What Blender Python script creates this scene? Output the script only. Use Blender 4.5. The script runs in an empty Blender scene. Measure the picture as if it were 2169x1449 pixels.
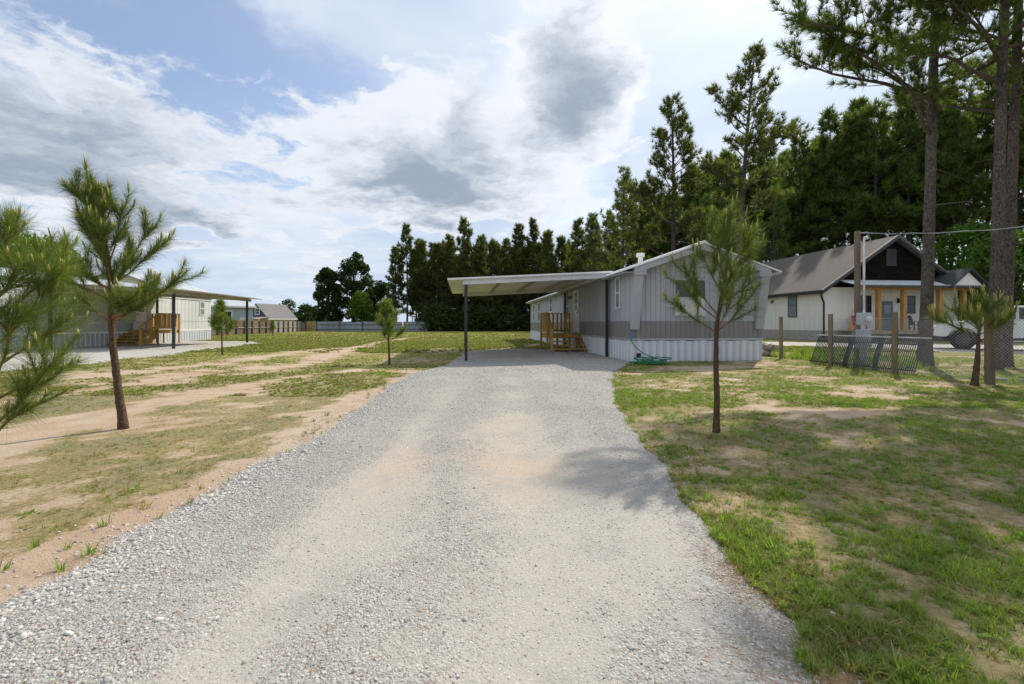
import bpy, bmesh, math, random
import numpy as np
from mathutils import Vector, Matrix

# ------------------------------------------------------------------ camera, sky, sun, exposure
scene = bpy.context.scene
COL = scene.collection
R = math.radians
CAM_H, F = 1.20, 964.0          # eye height (m); 16 mm lens on a 2169 px wide frame
cam_d = bpy.data.cameras.new('camera'); cam = bpy.data.objects.new('camera', cam_d); COL.objects.link(cam)
cam.location = (0, 0, CAM_H); cam.rotation_euler = (R(90), 0, 0)
cam_d.sensor_width = 36; cam_d.lens = 16; cam_d.shift_y = -38.5 / 2169
cam_d.clip_start = 0.05; cam_d.clip_end = 5000
scene.camera = cam
SUN_AZ, SUN_EL = 38.0, 43.0     # degrees right of the view axis, above the horizon
sun_dir = Vector((math.sin(R(SUN_AZ)) * math.cos(R(SUN_EL)), math.cos(R(SUN_AZ)) * math.cos(R(SUN_EL)), math.sin(R(SUN_EL))))
sl = bpy.data.lights.new('sun', 'SUN'); so = bpy.data.objects.new('sun', sl); COL.objects.link(so)
sl.energy = 4.6; sl.angle = R(0.6); sl.color = (1.0, 0.935, 0.82)
so.location = (20, 20, 40); so.rotation_euler = (-sun_dir).to_track_quat('-Z', 'Y').to_euler()
vs = scene.view_settings
vs.view_transform = 'Standard'; vs.look = 'None'; vs.gamma = 1; vs.use_curve_mapping = False
vs.exposure = 0.06
try:
    scene.cycles.use_denoising = True; scene.cycles.denoiser = 'OPENIMAGEDENOISE'; scene.cycles.denoising_input_passes = 'RGB_ALBEDO_NORMAL'; scene.cycles.denoising_prefilter = 'NONE'
    scene.cycles.max_bounces = 6; scene.cycles.transparent_max_bounces = 12
    scene.cycles.diffuse_bounces = 3; scene.cycles.glossy_bounces = 2; scene.cycles.transmission_bounces = 3
    scene.cycles.caustics_reflective = False; scene.cycles.caustics_refractive = False
except Exception: pass

class NT:                        # small node-tree helper
    def __init__(s, tree): s.t = tree; tree.nodes.clear()
    def n(s, kind, **kw):
        nd = s.t.nodes.new(kind)
        for k, v in kw.items():
            if k.startswith('i_'):
                key = k[2:]; key = int(key) if key.isdigit() else key.replace('_', ' ')
                s.set(nd.inputs[key], v)
            else: setattr(nd, k, v)
        return nd
    def set(s, sock, v):
        if isinstance(v, bpy.types.NodeSocket): s.t.links.new(v, sock)
        elif isinstance(v, bpy.types.Node): s.t.links.new(v.outputs[0], sock)
        else:
            if hasattr(sock.default_value, '__len__') and hasattr(v, '__len__') and len(sock.default_value) == 4 and len(v) == 3: v = (*v, 1)
            sock.default_value = v
    def math(s, op, a, b=0.0, c=0.0, clamp=False):
        nd = s.t.nodes.new('ShaderNodeMath'); nd.operation = op; nd.use_clamp = clamp
        s.set(nd.inputs[0], a); s.set(nd.inputs[1], b); s.set(nd.inputs[2], c); return nd.outputs[0]
    def vmath(s, op, a, b=(0, 0, 0), out=0):
        nd = s.t.nodes.new('ShaderNodeVectorMath'); nd.operation = op
        s.set(nd.inputs[0], a); s.set(nd.inputs[1], b); return nd.outputs[out]
    def mix(s, f, a, b, blend='MIX'):
        nd = s.t.nodes.new('ShaderNodeMix'); nd.data_type = 'RGBA'; nd.blend_type = blend
        s.set(nd.inputs[0], f); s.set(nd.inputs[6], a); s.set(nd.inputs[7], b); return nd.outputs[2]
    def noise(s, vec, scale, detail=5, rough=.55, dist=0.0, out=0):
        nd = s.t.nodes.new('ShaderNodeTexNoise')
        if vec is not None: s.set(nd.inputs['Vector'], vec)
        s.set(nd.inputs['Scale'], scale); s.set(nd.inputs['Detail'], detail); s.set(nd.inputs['Roughness'], rough); s.set(nd.inputs['Distortion'], dist)
        return nd.outputs[out]
    def ramp(s, f, lo, hi, a=0.0, b=1.0):
        nd = s.t.nodes.new('ShaderNodeMapRange'); nd.interpolation_type = 'SMOOTHSTEP'; nd.clamp = True
        s.set(nd.inputs[0], f); s.set(nd.inputs[1], lo); s.set(nd.inputs[2], hi); s.set(nd.inputs[3], a); s.set(nd.inputs[4], b); return nd.outputs[0]

def pxdir(px, py): return Vector((px - 1084.5, F, 686 - py)).normalized()

def build_world():
    w = bpy.data.worlds.new('World'); scene.world = w; w.use_nodes = True
    t = NT(w.node_tree)
    tc = t.n('ShaderNodeTexCoord'); D = t.vmath('NORMALIZE', tc.outputs['Generated'])
    sky = t.n('ShaderNodeTexSky', sky_type='NISHITA', sun_disc=False)
    sky.sun_elevation = R(SUN_EL); sky.sun_rotation = R(SUN_AZ); sky.air_density = 1.0; sky.dust_density = 1.2; sky.ozone_density = 2.5
    sx = t.n('ShaderNodeSeparateXYZ', i_0=D); z = t.math('MAXIMUM', sx.outputs[2], 0.0)
    zz = t.math('ADD', z, 0.16)
    P = t.n('ShaderNodeCombineXYZ', i_0=t.math('DIVIDE', sx.outputs[0], zz), i_1=t.math('DIVIDE', sx.outputs[1], zz))
    def blobs(lst):              # soft clumps of air at given bearings
        tot = None
        for px, py, rx, ry, g in lst:
            d = pxdir(px, py); side = Vector((d.y, -d.x, 0)).normalized(); up = side.cross(d).normalized()
            a = t.math('MULTIPLY', t.vmath('DOT_PRODUCT', Dw, tuple(side), out=1), F / rx)
            b = t.math('MULTIPLY', t.vmath('DOT_PRODUCT', t.vmath('SUBTRACT', Dw, tuple(d)), tuple(up), out=1), F / ry)
            r2 = t.math('ADD', t.math('MULTIPLY', a, a), t.math('MULTIPLY', b, b))
            e = t.math('MULTIPLY', t.math('POWER', 2.718, t.math('MULTIPLY', r2, -1.0)), g)
            front = t.math('GREATER_THAN', t.vmath('DOT_PRODUCT', D, tuple(d), out=1), 0.0)
            e = t.math('MULTIPLY', e, front)
            tot = e if tot is None else t.math('ADD', tot, e)
        return tot
    wn = t.vmath('SUBTRACT', t.noise(P, 2.2, 6, .6, out=1), (.5, .5, .5))
    sc = t.n('ShaderNodeVectorMath', operation='SCALE'); t.set(sc.inputs[0], wn); sc.inputs['Scale'].default_value = 0.26
    Dw = t.vmath('ADD', D, sc.outputs[0])
    sc2 = t.n('ShaderNodeVectorMath', operation='SCALE'); t.set(sc2.inputs[0], wn); sc2.inputs['Scale'].default_value = 0.5
    Pw = t.vmath('ADD', P, sc2.outputs[0])
    # high thin veil with streaky blue gaps
    mp = t.n('ShaderNodeMapping'); t.set(mp.inputs['Vector'], Pw); mp.inputs['Rotation'].default_value = (0, 0, R(38)); mp.inputs['Scale'].default_value = (1.0, .45, 1)
    veil = t.noise(mp.outputs[0], 1.9, 8, .58)
    holes = blobs([(330, 90, 180, 110, .34), (470, 210, 200, 95, .40), (600, 310, 140, 60, .34), (400, 260, 150, 50, .2), (250, 215, 150, 60, .18), (745, 185, 110, 45, .20),
                   (1190, 375, 120, 35, .22), (520, 110, 120, 90, .12), (60, 500, 120, 40, .12), (1240, 470, 90, 40, .20), (480, 545, 220, 26, .10)])
    cov = t.ramp(t.math('SUBTRACT', t.math('ADD', veil, .20), holes), .36, .66)
    # cumulus: bright puffs with grey bases
    puff = t.noise(Pw, 3.8, 10, .60)
    cum = blobs([(930, 300, 200, 120, .46), (900, 395, 230, 90, .46), (1190, 130, 130, 190, .34), (1260, 240, 90, 120, .28), (90, 260, 230, 130, .48), (60, 400, 150, 60, .25),
                 (400, 480, 90, 40, .32), (690, 540, 50, 60, .22), (620, 590, 110, 30, .16), (580, 645, 160, 18, .18), (1060, 420, 120, 60, .12)])
    den = t.math('ADD', puff, cum); cm = t.ramp(den, .64, .80)
    dark = blobs([(900, 410, 190, 62, .72), (1000, 260, 60, 70, .30), (850, 330, 60, 40, .22), (790, 400, 60, 30, .2), (1190, 110, 80, 110, .58), (1200, 275, 65, 55, .52), (1310, 190, 80, 60, .22), (60, 250, 210, 95, .62), (60, 395, 180, 38, .50),
                  (410, 490, 90, 28, .52), (980, 235, 50, 60, .18), (560, 405, 60, 20, .18), (700, 560, 50, 40, .2), (1350, 60, 40, 60, .2), (660, 600, 110, 25, .2)])
    fine_ = t.noise(Pw, 11.0, 8, .62)
    dk = t.ramp(t.math('ADD', t.math('MULTIPLY', dark, .95), t.math('ADD', t.math('MULTIPLY', t.math('SUBTRACT', den, .72), .55), t.math('MULTIPLY', t.math('SUBTRACT', fine_, .5), .6))), .10, .95)
    sd = t.math('MAXIMUM', t.vmath('DOT_PRODUCT', D, tuple(sun_dir), out=1), 0.0)
    glow = t.math('ADD', t.math('MULTIPLY', t.math('POWER', sd, 7.0), .34), t.math('MULTIPLY', t.math('POWER', sd, 40.0), .5))
    tone = t.noise(Pw, 1.1, 4, .5)
    veil_c = t.mix(t.ramp(tone, .32, .68), (5.3, 6.4, 8.2), (7.7, 8.3, 9.2))
    lit_c = (8.3, 8.7, 9.3); shade_c = (3.2, 3.85, 4.9)
    base = t.mix(1.0, sky.outputs[0], (1.75, 1.65, 1.6), 'MULTIPLY')
    c = t.mix(t.math('ADD', .20, t.math('MULTIPLY', cov, .76)), base, veil_c)
    c = t.mix(t.math('MULTIPLY', cm, .95), c, t.mix(dk, lit_c, shade_c))
    g3 = t.math('MULTIPLY', t.math('MULTIPLY', glow, 6.5), t.math('SUBTRACT', 1.0, t.math('MULTIPLY', dk, .8)))
    gc = t.n('ShaderNodeCombineXYZ', i_0=g3, i_1=t.math('MULTIPLY', g3, .99), i_2=t.math('MULTIPLY', g3, .96))
    c = t.mix(1.0, c, gc.outputs[0], 'ADD')
    haze = t.ramp(sx.outputs[2], 0.0, .18, .5, 0.0)          # paler towards the horizon
    c = t.mix(haze, c, (6.0, 7.2, 8.9))
    bg = t.n('ShaderNodeBackground', i_Color=c, i_Strength=.10)
    o = t.n('ShaderNodeOutputWorld'); t.set(o.inputs[0], bg)
    w.cycles.sampling_method = 'MANUAL'; w.cycles.sample_map_resolution = 512
build_world()

# ------------------------------------------------------------------ helpers
def gp(px, py, z=0.0):           # a point on the ground from a bearing read off the photograph
    Y = F * (CAM_H - z) / (py - 686.0); return ((px - 1084.5) / F * Y, Y)

rng = np.random.default_rng(7); random.seed(7)

def _hash(ix, iy, s):
    h = (ix.astype(np.int64) * 374761393 + iy.astype(np.int64) * 668265263 + s * 1442695041) & 0xffffffff
    h = ((h ^ (h >> 13)) * 1274126177) & 0xffffffff
    return ((h ^ (h >> 16)) & 0xffff) / 65535.0
def vnoise(x, y, s=0):
    x = np.asarray(x, float); y = np.asarray(y, float); ix = np.floor(x); iy = np.floor(y); fx = x - ix; fy = y - iy
    fx = fx * fx * (3 - 2 * fx); fy = fy * fy * (3 - 2 * fy)
    a = _hash(ix, iy, s); b = _hash(ix + 1, iy, s); c = _hash(ix, iy + 1, s); d = _hash(ix + 1, iy + 1, s)
    return (a + (b - a) * fx) * (1 - fy) + (c + (d - c) * fx) * fy
def fbm(x, y, s=0, o=4):
    t = 0; a = .5; n = 0
    for i in range(o): t = t + a * vnoise(x * 2 ** i, y * 2 ** i, s + i * 17); n += a; a *= .5
    return t / n

def hz(x, y):                    # gentle relief of the yard
    x = np.asarray(x, float); y = np.asarray(y, float)
    near = np.exp(-((np.maximum(np.hypot(x, y) - 40, 0)) / 20) ** 2)
    d = -.13 * np.exp(-(((x + 2.4) / 3.6) ** 2 + ((y - 14.6) / 3.0) ** 2))
    return d + near * (.05 * (fbm(x * .35, y * .35, 3, 2) - .5) + .03 * (fbm(x * 1.1, y * 1.1, 5, 2) - .5))
def H(x, y): return float(hz(np.array([x]), np.array([y]))[0])

MATS = {}
def mat(name, col, rough=.8, var=.14, scale=3.0, bump=0.0, bscale=40.0, metal=0.0, col2=None, spec=.3, stretch=None, rand=.06, dirt=None):
    if name in MATS: return MATS[name]
    m = bpy.data.materials.new(name); m.use_nodes = True; t = NT(m.node_tree); MATS[name] = m
    tc = t.n('ShaderNodeTexCoord'); v = tc.outputs['Object']
    if stretch:
        mp = t.n('ShaderNodeMapping'); t.set(mp.inputs['Vector'], v); mp.inputs['Scale'].default_value = stretch; v = mp.outputs[0]
    n1 = t.noise(v, scale, 6, .6)
    lo = tuple(c * (1 - var) for c in col); hi = col2 if col2 else tuple(min(c * (1 + var), .95) for c in col)
    c = t.mix(t.ramp(n1, .3, .7), lo, hi)
    if dirt:                     # (colour, amount): rain streaks and grime
        n3 = t.noise(v, scale * .37 + .3, 5, .7)
        c = t.mix(t.math('MULTIPLY', t.ramp(n3, .5, .75), dirt[1]), c, dirt[0])
    oi = t.n('ShaderNodeObjectInfo')
    if rand:
        hs = t.n('ShaderNodeHueSaturation'); t.set(hs.inputs['Color'], c)
        t.set(hs.inputs['Value'], t.math('ADD', 1 - rand, t.math('MULTIPLY', oi.outputs['Random'], 2 * rand))); c = hs.outputs[0]
    p = t.n('ShaderNodeBsdfPrincipled'); t.set(p.inputs['Base Color'], c)
    t.set(p.inputs['Roughness'], t.math('ADD', rough - .06, t.math('MULTIPLY', n1, .12)))
    p.inputs['Metallic'].default_value = metal; p.inputs['Specular IOR Level'].default_value = spec
    if bump:
        b = t.n('ShaderNodeBump'); b.inputs['Strength'].default_value = bump; b.inputs['Distance'].default_value = .02
        t.set(b.inputs['Height'], t.noise(v, bscale, 6, .65)); t.set(p.inputs['Normal'], b.outputs[0])
    o = t.n('ShaderNodeOutputMaterial'); t.set(o.inputs[0], p); return m

def leaf_mat(name, a, b, trans=.35, tip=None):
    m = bpy.data.materials.new(name); m.use_nodes = True; t = NT(m.node_tree)
    g = t.n('ShaderNodeNewGeometry'); oi = t.n('ShaderNodeObjectInfo'); tc = t.n('ShaderNodeTexCoord')
    f = t.math('ADD', t.math('MULTIPLY', g.outputs['Random Per Island'], .6), t.math('MULTIPLY', t.noise(tc.outputs['Object'], 1.3, 3), .5))
    c = t.mix(t.ramp(f, .15, .85), a, b)
    hs = t.n('ShaderNodeHueSaturation'); t.set(hs.inputs['Color'], c); t.set(hs.inputs['Value'], t.math('ADD', .8, t.math('MULTIPLY', oi.outputs['Random'], .4)))
    d = t.n('ShaderNodeBsdfPrincipled'); t.set(d.inputs['Base Color'], hs.outputs[0]); d.inputs['Roughness'].default_value = .55; d.inputs['Specular IOR Level'].default_value = .25
    tr = t.n('ShaderNodeBsdfTranslucent'); t.set(tr.inputs[0], t.mix(1.0, hs.outputs[0], (1.25, 1.3, .6), 'MULTIPLY'))
    mx = t.n('ShaderNodeMixShader'); mx.inputs[0].default_value = trans; t.set(mx.inputs[1], d.outputs[0]); t.set(mx.inputs[2], tr.outputs[0])
    o = t.n('ShaderNodeOutputMaterial'); t.set(o.inputs[0], mx); return m

def glass_mat(name, col, rough=.08):
    m = bpy.data.materials.new(name); m.use_nodes = True; t = NT(m.node_tree)
    p = t.n('ShaderNodeBsdfPrincipled'); tc = t.n('ShaderNodeTexCoord')
    t.set(p.inputs['Base Color'], t.mix(t.noise(tc.outputs['Object'], 2.0, 3), tuple(c * .7 for c in col), col)); p.inputs['Roughness'].default_value = rough; p.inputs['Specular IOR Level'].default_value = .5
    o = t.n('ShaderNodeOutputMaterial'); t.set(o.inputs[0], p); return m

def link(o, parent=None):
    COL.objects.link(o)
    if parent is not None: o.parent = parent
    return o
def tag(o, label, cat, group=None):
    o['label'] = label; o['category'] = cat
    if group: o['group'] = group
    return o
def thing(name, label, cat, loc=(0, 0, 0), rz=0.0, group=None):
    o = bpy.data.objects.new(name, None); o.empty_display_size = .2; link(o); o.location = loc; o.rotation_euler = (0, 0, rz); return tag(o, label, cat, group)

class MB:
    def __init__(s): s.v = []; s.f = []
    def add(s, v, f):
        k = len(s.v); s.v += [tuple(p) for p in v]; s.f += [tuple(i + k for i in q) for q in f]; return s
    def box(s, x0, x1, y0, y1, z0, z1):
        return s.add([(x0, y0, z0), (x1, y0, z0), (x1, y1, z0), (x0, y1, z0), (x0, y0, z1), (x1, y0, z1), (x1, y1, z1), (x0, y1, z1)],
                     [(0, 3, 2, 1), (4, 5, 6, 7), (0, 1, 5, 4), (1, 2, 6, 5), (2, 3, 7, 6), (3, 0, 4, 7)])
    def prism(s, A, B):          # two matching polygons (lists of points) joined into a solid
        n = len(A); v = list(A) + list(B); f = [tuple(range(n))[::-1], tuple(range(n, 2 * n))]
        f += [(i, (i + 1) % n, n + (i + 1) % n, n + i) for i in range(n)]; return s.add(v, f)
    def bar(s, a, b, w, h=None, up=(0, 0, 1)):
        a = Vector(a); b = Vector(b); d = (b - a).normalized(); u = Vector(up)
        if abs(d.dot(u)) > .98: u = Vector((0, 1, 0))
        sd = d.cross(u).normalized(); u = sd.cross(d).normalized(); h = w if h is None else h
        c = [sd * w / 2 + u * h / 2, -sd * w / 2 + u * h / 2, -sd * w / 2 - u * h / 2, sd * w / 2 - u * h / 2]
        return s.prism([a + q for q in c], [b + q for q in c])
    def tube(s, pts, rad, n=8, cap=True):
        pts = [Vector(p) for p in pts]; m = len(pts)
        if not hasattr(rad, '__len__'): rad = [rad] * m
        k = len(s.v); ref = None
        for i, p in enumerate(pts):
            d = (pts[min(i + 1, m - 1)] - pts[max(i - 1, 0)]).normalized()
            if ref is None: ref = d.orthogonal().normalized()
            ref = (ref - d * ref.dot(d)); ref = ref.normalized() if ref.length > 1e-6 else d.orthogonal().normalized()
            bn = d.cross(ref)
            for j in range(n):
                a = 2 * math.pi * j / n; s.v.append(tuple(p + (ref * math.cos(a) + bn * math.sin(a)) * rad[i]))
        for i in range(m - 1):
            for j in range(n):
                j2 = (j + 1) % n; s.f.append((k + i * n + j, k + i * n + j2, k + (i + 1) * n + j2, k + (i + 1) * n + j))
        if cap: s.f.append(tuple(k + j for j in range(n))[::-1]); s.f.append(tuple(k + (m - 1) * n + j for j in range(n)))
        return s
    def mesh(s, name, m, smooth=False):
        me = bpy.data.meshes.new(name); me.from_pydata(s.v, [], s.f); me.materials.append(m)
        if smooth: me.polygons.foreach_set('use_smooth', [True] * len(me.polygons))
        me.update(); return me
    def build(s, name, m, parent=None, smooth=False, loc=None, bevel=0):
        o = bpy.data.objects.new(name, s.mesh(name, m, smooth)); link(o, parent)
        if loc: o.location = loc
        if bevel:
            b = o.modifiers.new('bevel', 'BEVEL'); b.width = bevel; b.segments = 2; b.limit_method = 'ANGLE'
        return o
def rep(me, name, parent, loc, rot=(0, 0, 0), scale=(1, 1, 1)):   # one more piece sharing mesh data
    o = bpy.data.objects.new(name, me); link(o, parent); o.location = loc; o.rotation_euler = rot; o.scale = scale; return o
def tri_mesh(name, V, T, mats, smooth=False, mi=None):
    me = bpy.data.meshes.new(name); V = np.asarray(V, np.float32); T = np.asarray(T, np.int32); k = T.shape[1]
    me.vertices.add(len(V)); me.vertices.foreach_set('co', V.ravel())
    me.loops.add(T.size); me.loops.foreach_set('vertex_index', T.ravel())
    me.polygons.add(len(T)); me.polygons.foreach_set('loop_start', np.arange(0, T.size, k, dtype=np.int32))
    for m in (mats if isinstance(mats, (list, tuple)) else [mats]): me.materials.append(m)
    if mi is not None: me.polygons.foreach_set('material_index', np.asarray(mi, np.int32))
    if smooth: me.polygons.foreach_set('use_smooth', np.ones(len(T), bool))
    me.update(calc_edges=True); return me
def copy_tree(o, parent=None):
    c = o.copy(); COL.objects.link(c); c.parent = parent
    for ch in o.children: copy_tree(ch, c)
    return c
# ------------------------------------------------------------------ ground, driveway, lanes
def pl(pts): return np.array([gp(*p) for p in pts])
def polydist(x, y, P):
    d = np.full(np.shape(x), 1e9)
    for (x0, y0), (x1, y1) in zip(P[:-1], P[1:]):
        dx, dy = x1 - x0, y1 - y0; t = np.clip(((x - x0) * dx + (y - y0) * dy) / (dx * dx + dy * dy), 0, 1)
        d = np.minimum(d, np.hypot(x - x0 - t * dx, y - y0 - t * dy))
    return d
LE = np.array([(-3, -2.2), (0, -2.15), (1.88, -2.12), (3.46, -2.1), (5.16, -2.06), (7.05, -2.15), (9.7, -2.36), (11.1, -2.4), (13, -2.3), (15, -2.0), (18, -1.95), (20.4, -1.5), (21.6, -.6)])
RE = np.array([(-3, .95), (0, .95), (1.52, 1.06), (1.88, 1.08), (2.6, 1.12), (3.68, 1.2), (5.4, 1.38), (7.05, 1.58), (10.1, 2.15), (12.3, 2.88), (14.1, 3.65), (14.6, 3.72), (18, 3.36), (21.6, 2.9)])
def drive_lr(y):
    y = np.asarray(y, float)
    l = np.interp(y, LE[:, 0], LE[:, 1]) + .16 * (fbm(y * .9, y * 0 + 3, 11, 4) - .5) + .18 * (fbm(y * 3.1, y * 0 + 9, 12, 3) - .5)
    r = np.interp(y, RE[:, 0], RE[:, 1]) + np.where(y < 13.5, 1, 0) * (.14 * (fbm(y * .9, y * 0 + 5, 13, 4) - .5) + .16 * (fbm(y * 3.1, y * 0 + 2, 14, 3) - .5))
    return l, r
def in_drive(x, y, pad=0.0):
    l, r = drive_lr(y); return (x > l - pad) & (x < r + pad) & (y < 21.6)
PADL = np.array([(-22.6, 14.0), (-12.6, 9.5), (-12.9, 14.0), (-14.2, 21.0), (-15.1, 27.5), (-17.5, 30.5), (-22.4, 31.0)])
LANE = np.array([(9.8, 29.5), (12.5, 27.0), (16, 23.2), (21, 18.0), (30, 15.5), (60, 14.5), (60, 21.5), (32, 22.5), (24, 26.5), (17, 30.3), (11, 31.6)])
def in_poly(x, y, P):
    c = np.zeros(np.shape(x), bool); n = len(P)
    for i in range(n):
        x0, y0 = P[i]; x1, y1 = P[(i + 1) % n]
        cond = ((y0 > y) != (y1 > y)); xi = (x1 - x0) * (y - y0) / (y1 - y0 + 1e-12) + x0
        c ^= cond & (x < xi)
    return c
STROKES = [  # bare-soil ruts and patches: polyline, width, amount
    (pl([(-200, 990), (0, 935), (200, 885), (400, 842), (600, 803), (780, 778), (880, 785)]), .42, .66),
    (pl([(560, 786), (677, 760), (748, 737), (818, 723), (900, 712)]), .55, .60),
    (pl([(150, 800), (400, 776), (550, 757), (700, 738)]), .55, .52),
    (pl([(60, 850), (230, 820), (420, 792)]), .30, .40),
    (pl([(-60, 1290), (60, 1215), (230, 1120), (360, 1068), (500, 1015), (620, 950), (720, 890), (850, 800)]), .24, .60),
    (pl([(640, 925), (700, 880), (790, 830)]), .3, .55),
    (pl([(1335, 790), (1450, 782), (1620, 775)]), .55, .62),
    (pl([(1350, 815), (1480, 812)]), .55, .45),
    (pl([(1640, 868), (1760, 878), (1900, 872), (2080, 890), (2300, 930)]), .42, .72),
    (pl([(1760, 832), (1900, 842)]), .35, .55),
    (pl([(1650, 1330), (1720, 1395), (1800, 1449)]), .13, .55),
    (pl([(1960, 1290), (2080, 1340), (2200, 1420)]), .16, .36),
    (pl([(1800, 1120), (1900, 1100)]), .16, .35), (pl([(2050, 1060), (2160, 1090)]), .2, .35), (pl([(1560, 1010), (1640, 1000)]), .15, .3),
    (pl([(1000, 745), (1115, 735), (1150, 726)]), .5, .5),
    (pl([(700, 722), (1110, 715)]), .9, .22)]
def grass_density(x, y):
    n = fbm(x * .55, y * .55, 21, 4); n2 = fbm(x * 2.3, y * 2.3, 25, 3)
    right = 1 / (1 + np.exp(-(x - .2) * 3))
    far = np.clip((y - 17) / 10, 0, 1)
    n3 = fbm(x * 9, y * 9, 27, 2); near = 1 - far
    d = .60 + .09 * right + .30 * far + (.75 + .35 * near) * (n - .5) + (.45 + .45 * near) * (n2 - .5) + .75 * near * (n3 - .5)
    for P, w, a in STROKES:
        wob = w * (.55 + .9 * fbm(x * 1.4, y * 1.4, 31, 3)); d = d - .88 * a * np.exp(-(polydist(x, y, P) / wob) ** 2)
    l, r = drive_lr(y)
    d = d - .35 * np.exp(-((l - x).clip(0) / .16) ** 2) * (y < 12) * (x < l)
    return np.clip(d, 0, 1)
def axis(dense0, dense1, step, far, grow=1.25):
    a = list(np.arange(dense0, dense1 + 1e-6, step)); s = step; v = dense1
    while v < far: s *= grow; v += s; a.append(v)
    s = step; v = dense0; b = []
    while v > -far: s *= grow; v -= s; b.append(v)
    return np.array(b[::-1] + a)
def grid_mesh(name, xs, ys, zf, m, attrs=None):
    X, Y = np.meshgrid(xs, ys); Z = zf(X, Y); V = np.stack([X, Y, Z], -1).reshape(-1, 3)
    nx, ny = len(xs), len(ys); i = np.arange(ny - 1)[:, None] * nx + np.arange(nx - 1)[None]
    T = np.stack([i, i + 1, i + nx + 1, i + nx], -1).reshape(-1, 4)
    me = tri_mesh(name, V, T, m, True)
    for k, fn in (attrs or {}).items():
        a = me.attributes.new(k, 'FLOAT', 'POINT'); a.data.foreach_set('value', fn(X, Y).ravel().astype(np.float32))
    return me
def ground_material():
    m = bpy.data.materials.new('yard_soil_and_turf'); m.use_nodes = True; t = NT(m.node_tree)
    tc = t.n('ShaderNodeTexCoord'); v = tc.outputs['Object']; at = t.n('ShaderNodeAttribute', attribute_name='grass')
    big = t.noise(v, .5, 5); mid = t.noise(v, 3.0, 6, .6); fine = t.noise(v, 26, 6, .7); grit = t.noise(v, 160, 3, .7)
    soil = t.mix(t.ramp(big, .35, .65), (.475, .345, .24), (.51, .415, .31))
    soil = t.mix(t.ramp(mid, .4, .75), soil, (.40, .28, .195))
    spk = t.noise(v, 70, 4, .75); soil = t.mix(t.math('MULTIPLY', t.ramp(spk, .56, .7), .55), soil, (.27, .215, .13))
    soil = t.mix(t.math('MULTIPLY', t.ramp(grit, .45, .8), .4), soil, (.30, .22, .155))
    lush = t.n('ShaderNodeAttribute', attribute_name='lush')
    turf = t.mix(t.ramp(mid, .3, .7), (.24, .225, .060), (.33, .305, .085))
    turf = t.mix(t.ramp(fine, .38, .62), turf, (.18, .192, .046))
    thin = t.mix(t.ramp(fine, .35, .65), (.32, .26, .165), (.175, .17, .07))
    turf = t.mix(lush.outputs['Fac'], thin, turf)
    straw = t.mix(t.ramp(fine, .3, .7), (.34, .26, .12), (.24, .19, .085))
    g = t.math('ADD', t.math('ADD', at.outputs['Fac'], t.math('MULTIPLY', t.math('SUBTRACT', fine, .5), .95)), t.math('MULTIPLY', t.math('SUBTRACT', mid, .5), .5))
    c = t.mix(t.ramp(g, .24, .5), soil, straw)
    c = t.mix(t.ramp(g, .42, .72), c, turf)
    p = t.n('ShaderNodeBsdfPrincipled'); t.set(p.inputs['Base Color'], c); p.inputs['Roughness'].default_value = .95; p.inputs['Specular IOR Level'].default_value = .1
    b = t.n('ShaderNodeBump'); b.inputs['Strength'].default_value = .7; b.inputs['Distance'].default_value = .035
    t.set(b.inputs['Height'], t.math('ADD', t.math('MULTIPLY', fine, .8), t.math('MULTIPLY', grit, .35))); t.set(p.inputs['Normal'], b.outputs[0])
    o = t.n('ShaderNodeOutputMaterial'); t.set(o.inputs[0], p); return m
xs = axis(-13, 14, .16, 1600); ys = axis(-1, 32, .16, 1800)
ground = link(bpy.data.objects.new('ground', grid_mesh('ground', xs, ys, hz, ground_material(), {'grass': grass_density, 'lush': lambda x, y: np.clip((y - 9) / 8, 0, 1) * (.55 + .45 * (x < 4)) + 0 * x})))
ground['kind'] = 'structure'

def drive_soil(x, y):            # sandy wheel tracks where the stones are pressed in
    w = .25 * (fbm(y * .3, y * 0, 41, 2) - .5)
    tr = np.exp(-((x - w + 1.05) / .26) ** 2) + np.exp(-((x - w - .1) / .40) ** 2) + .5 * np.exp(-((x - w - .75) / .2) ** 2)
    f = np.clip(1.15 - y / 12.0, 0, 1)
    pk = 0
    for cx, cy, rx, ry, g in ((.02, 3.75, .42, .6, .75), (-.95, 3.7, .35, .7, .6), (-.55, 2.6, .3, .5, .4), (-.2, 5.2, .4, .7, .4), (.5, 2.4, .3, .5, .35)): pk = pk + g * np.exp(-((x - cx) / rx) ** 2 - ((y - cy) / ry) ** 2) * (.4 + 1.1 * fbm(x * 3, y * 3, 53, 3))
    return np.clip(pk + .02 + .72 * tr * f * (.15 + 1.3 * fbm(x * 1.5, y * .8, 43, 4)) + .85 * (fbm(x * 1.1, y * .8, 47, 4) - .45) + .35 * (fbm(x * 4, y * 2.5, 49, 3) - .5), 0, 1)
def drive_peach(x, y):
    p = 0
    for cx, cy, rx, ry, g in ((.02, 3.75, .42, .6, 1.0), (-.9, 3.8, .4, .6, .8), (-.45, 4.4, .4, .5, .6), (-.2, 5.6, .5, .9, .4), (2.2, 12, 1.2, 1.6, .8), (-2.0, 11, .7, 2.5, .7)): p = p + g * np.exp(-((x - cx) / rx) ** 2 - ((y - cy) / ry) ** 2)
    return np.clip(p + .12, 0, 1)
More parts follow.
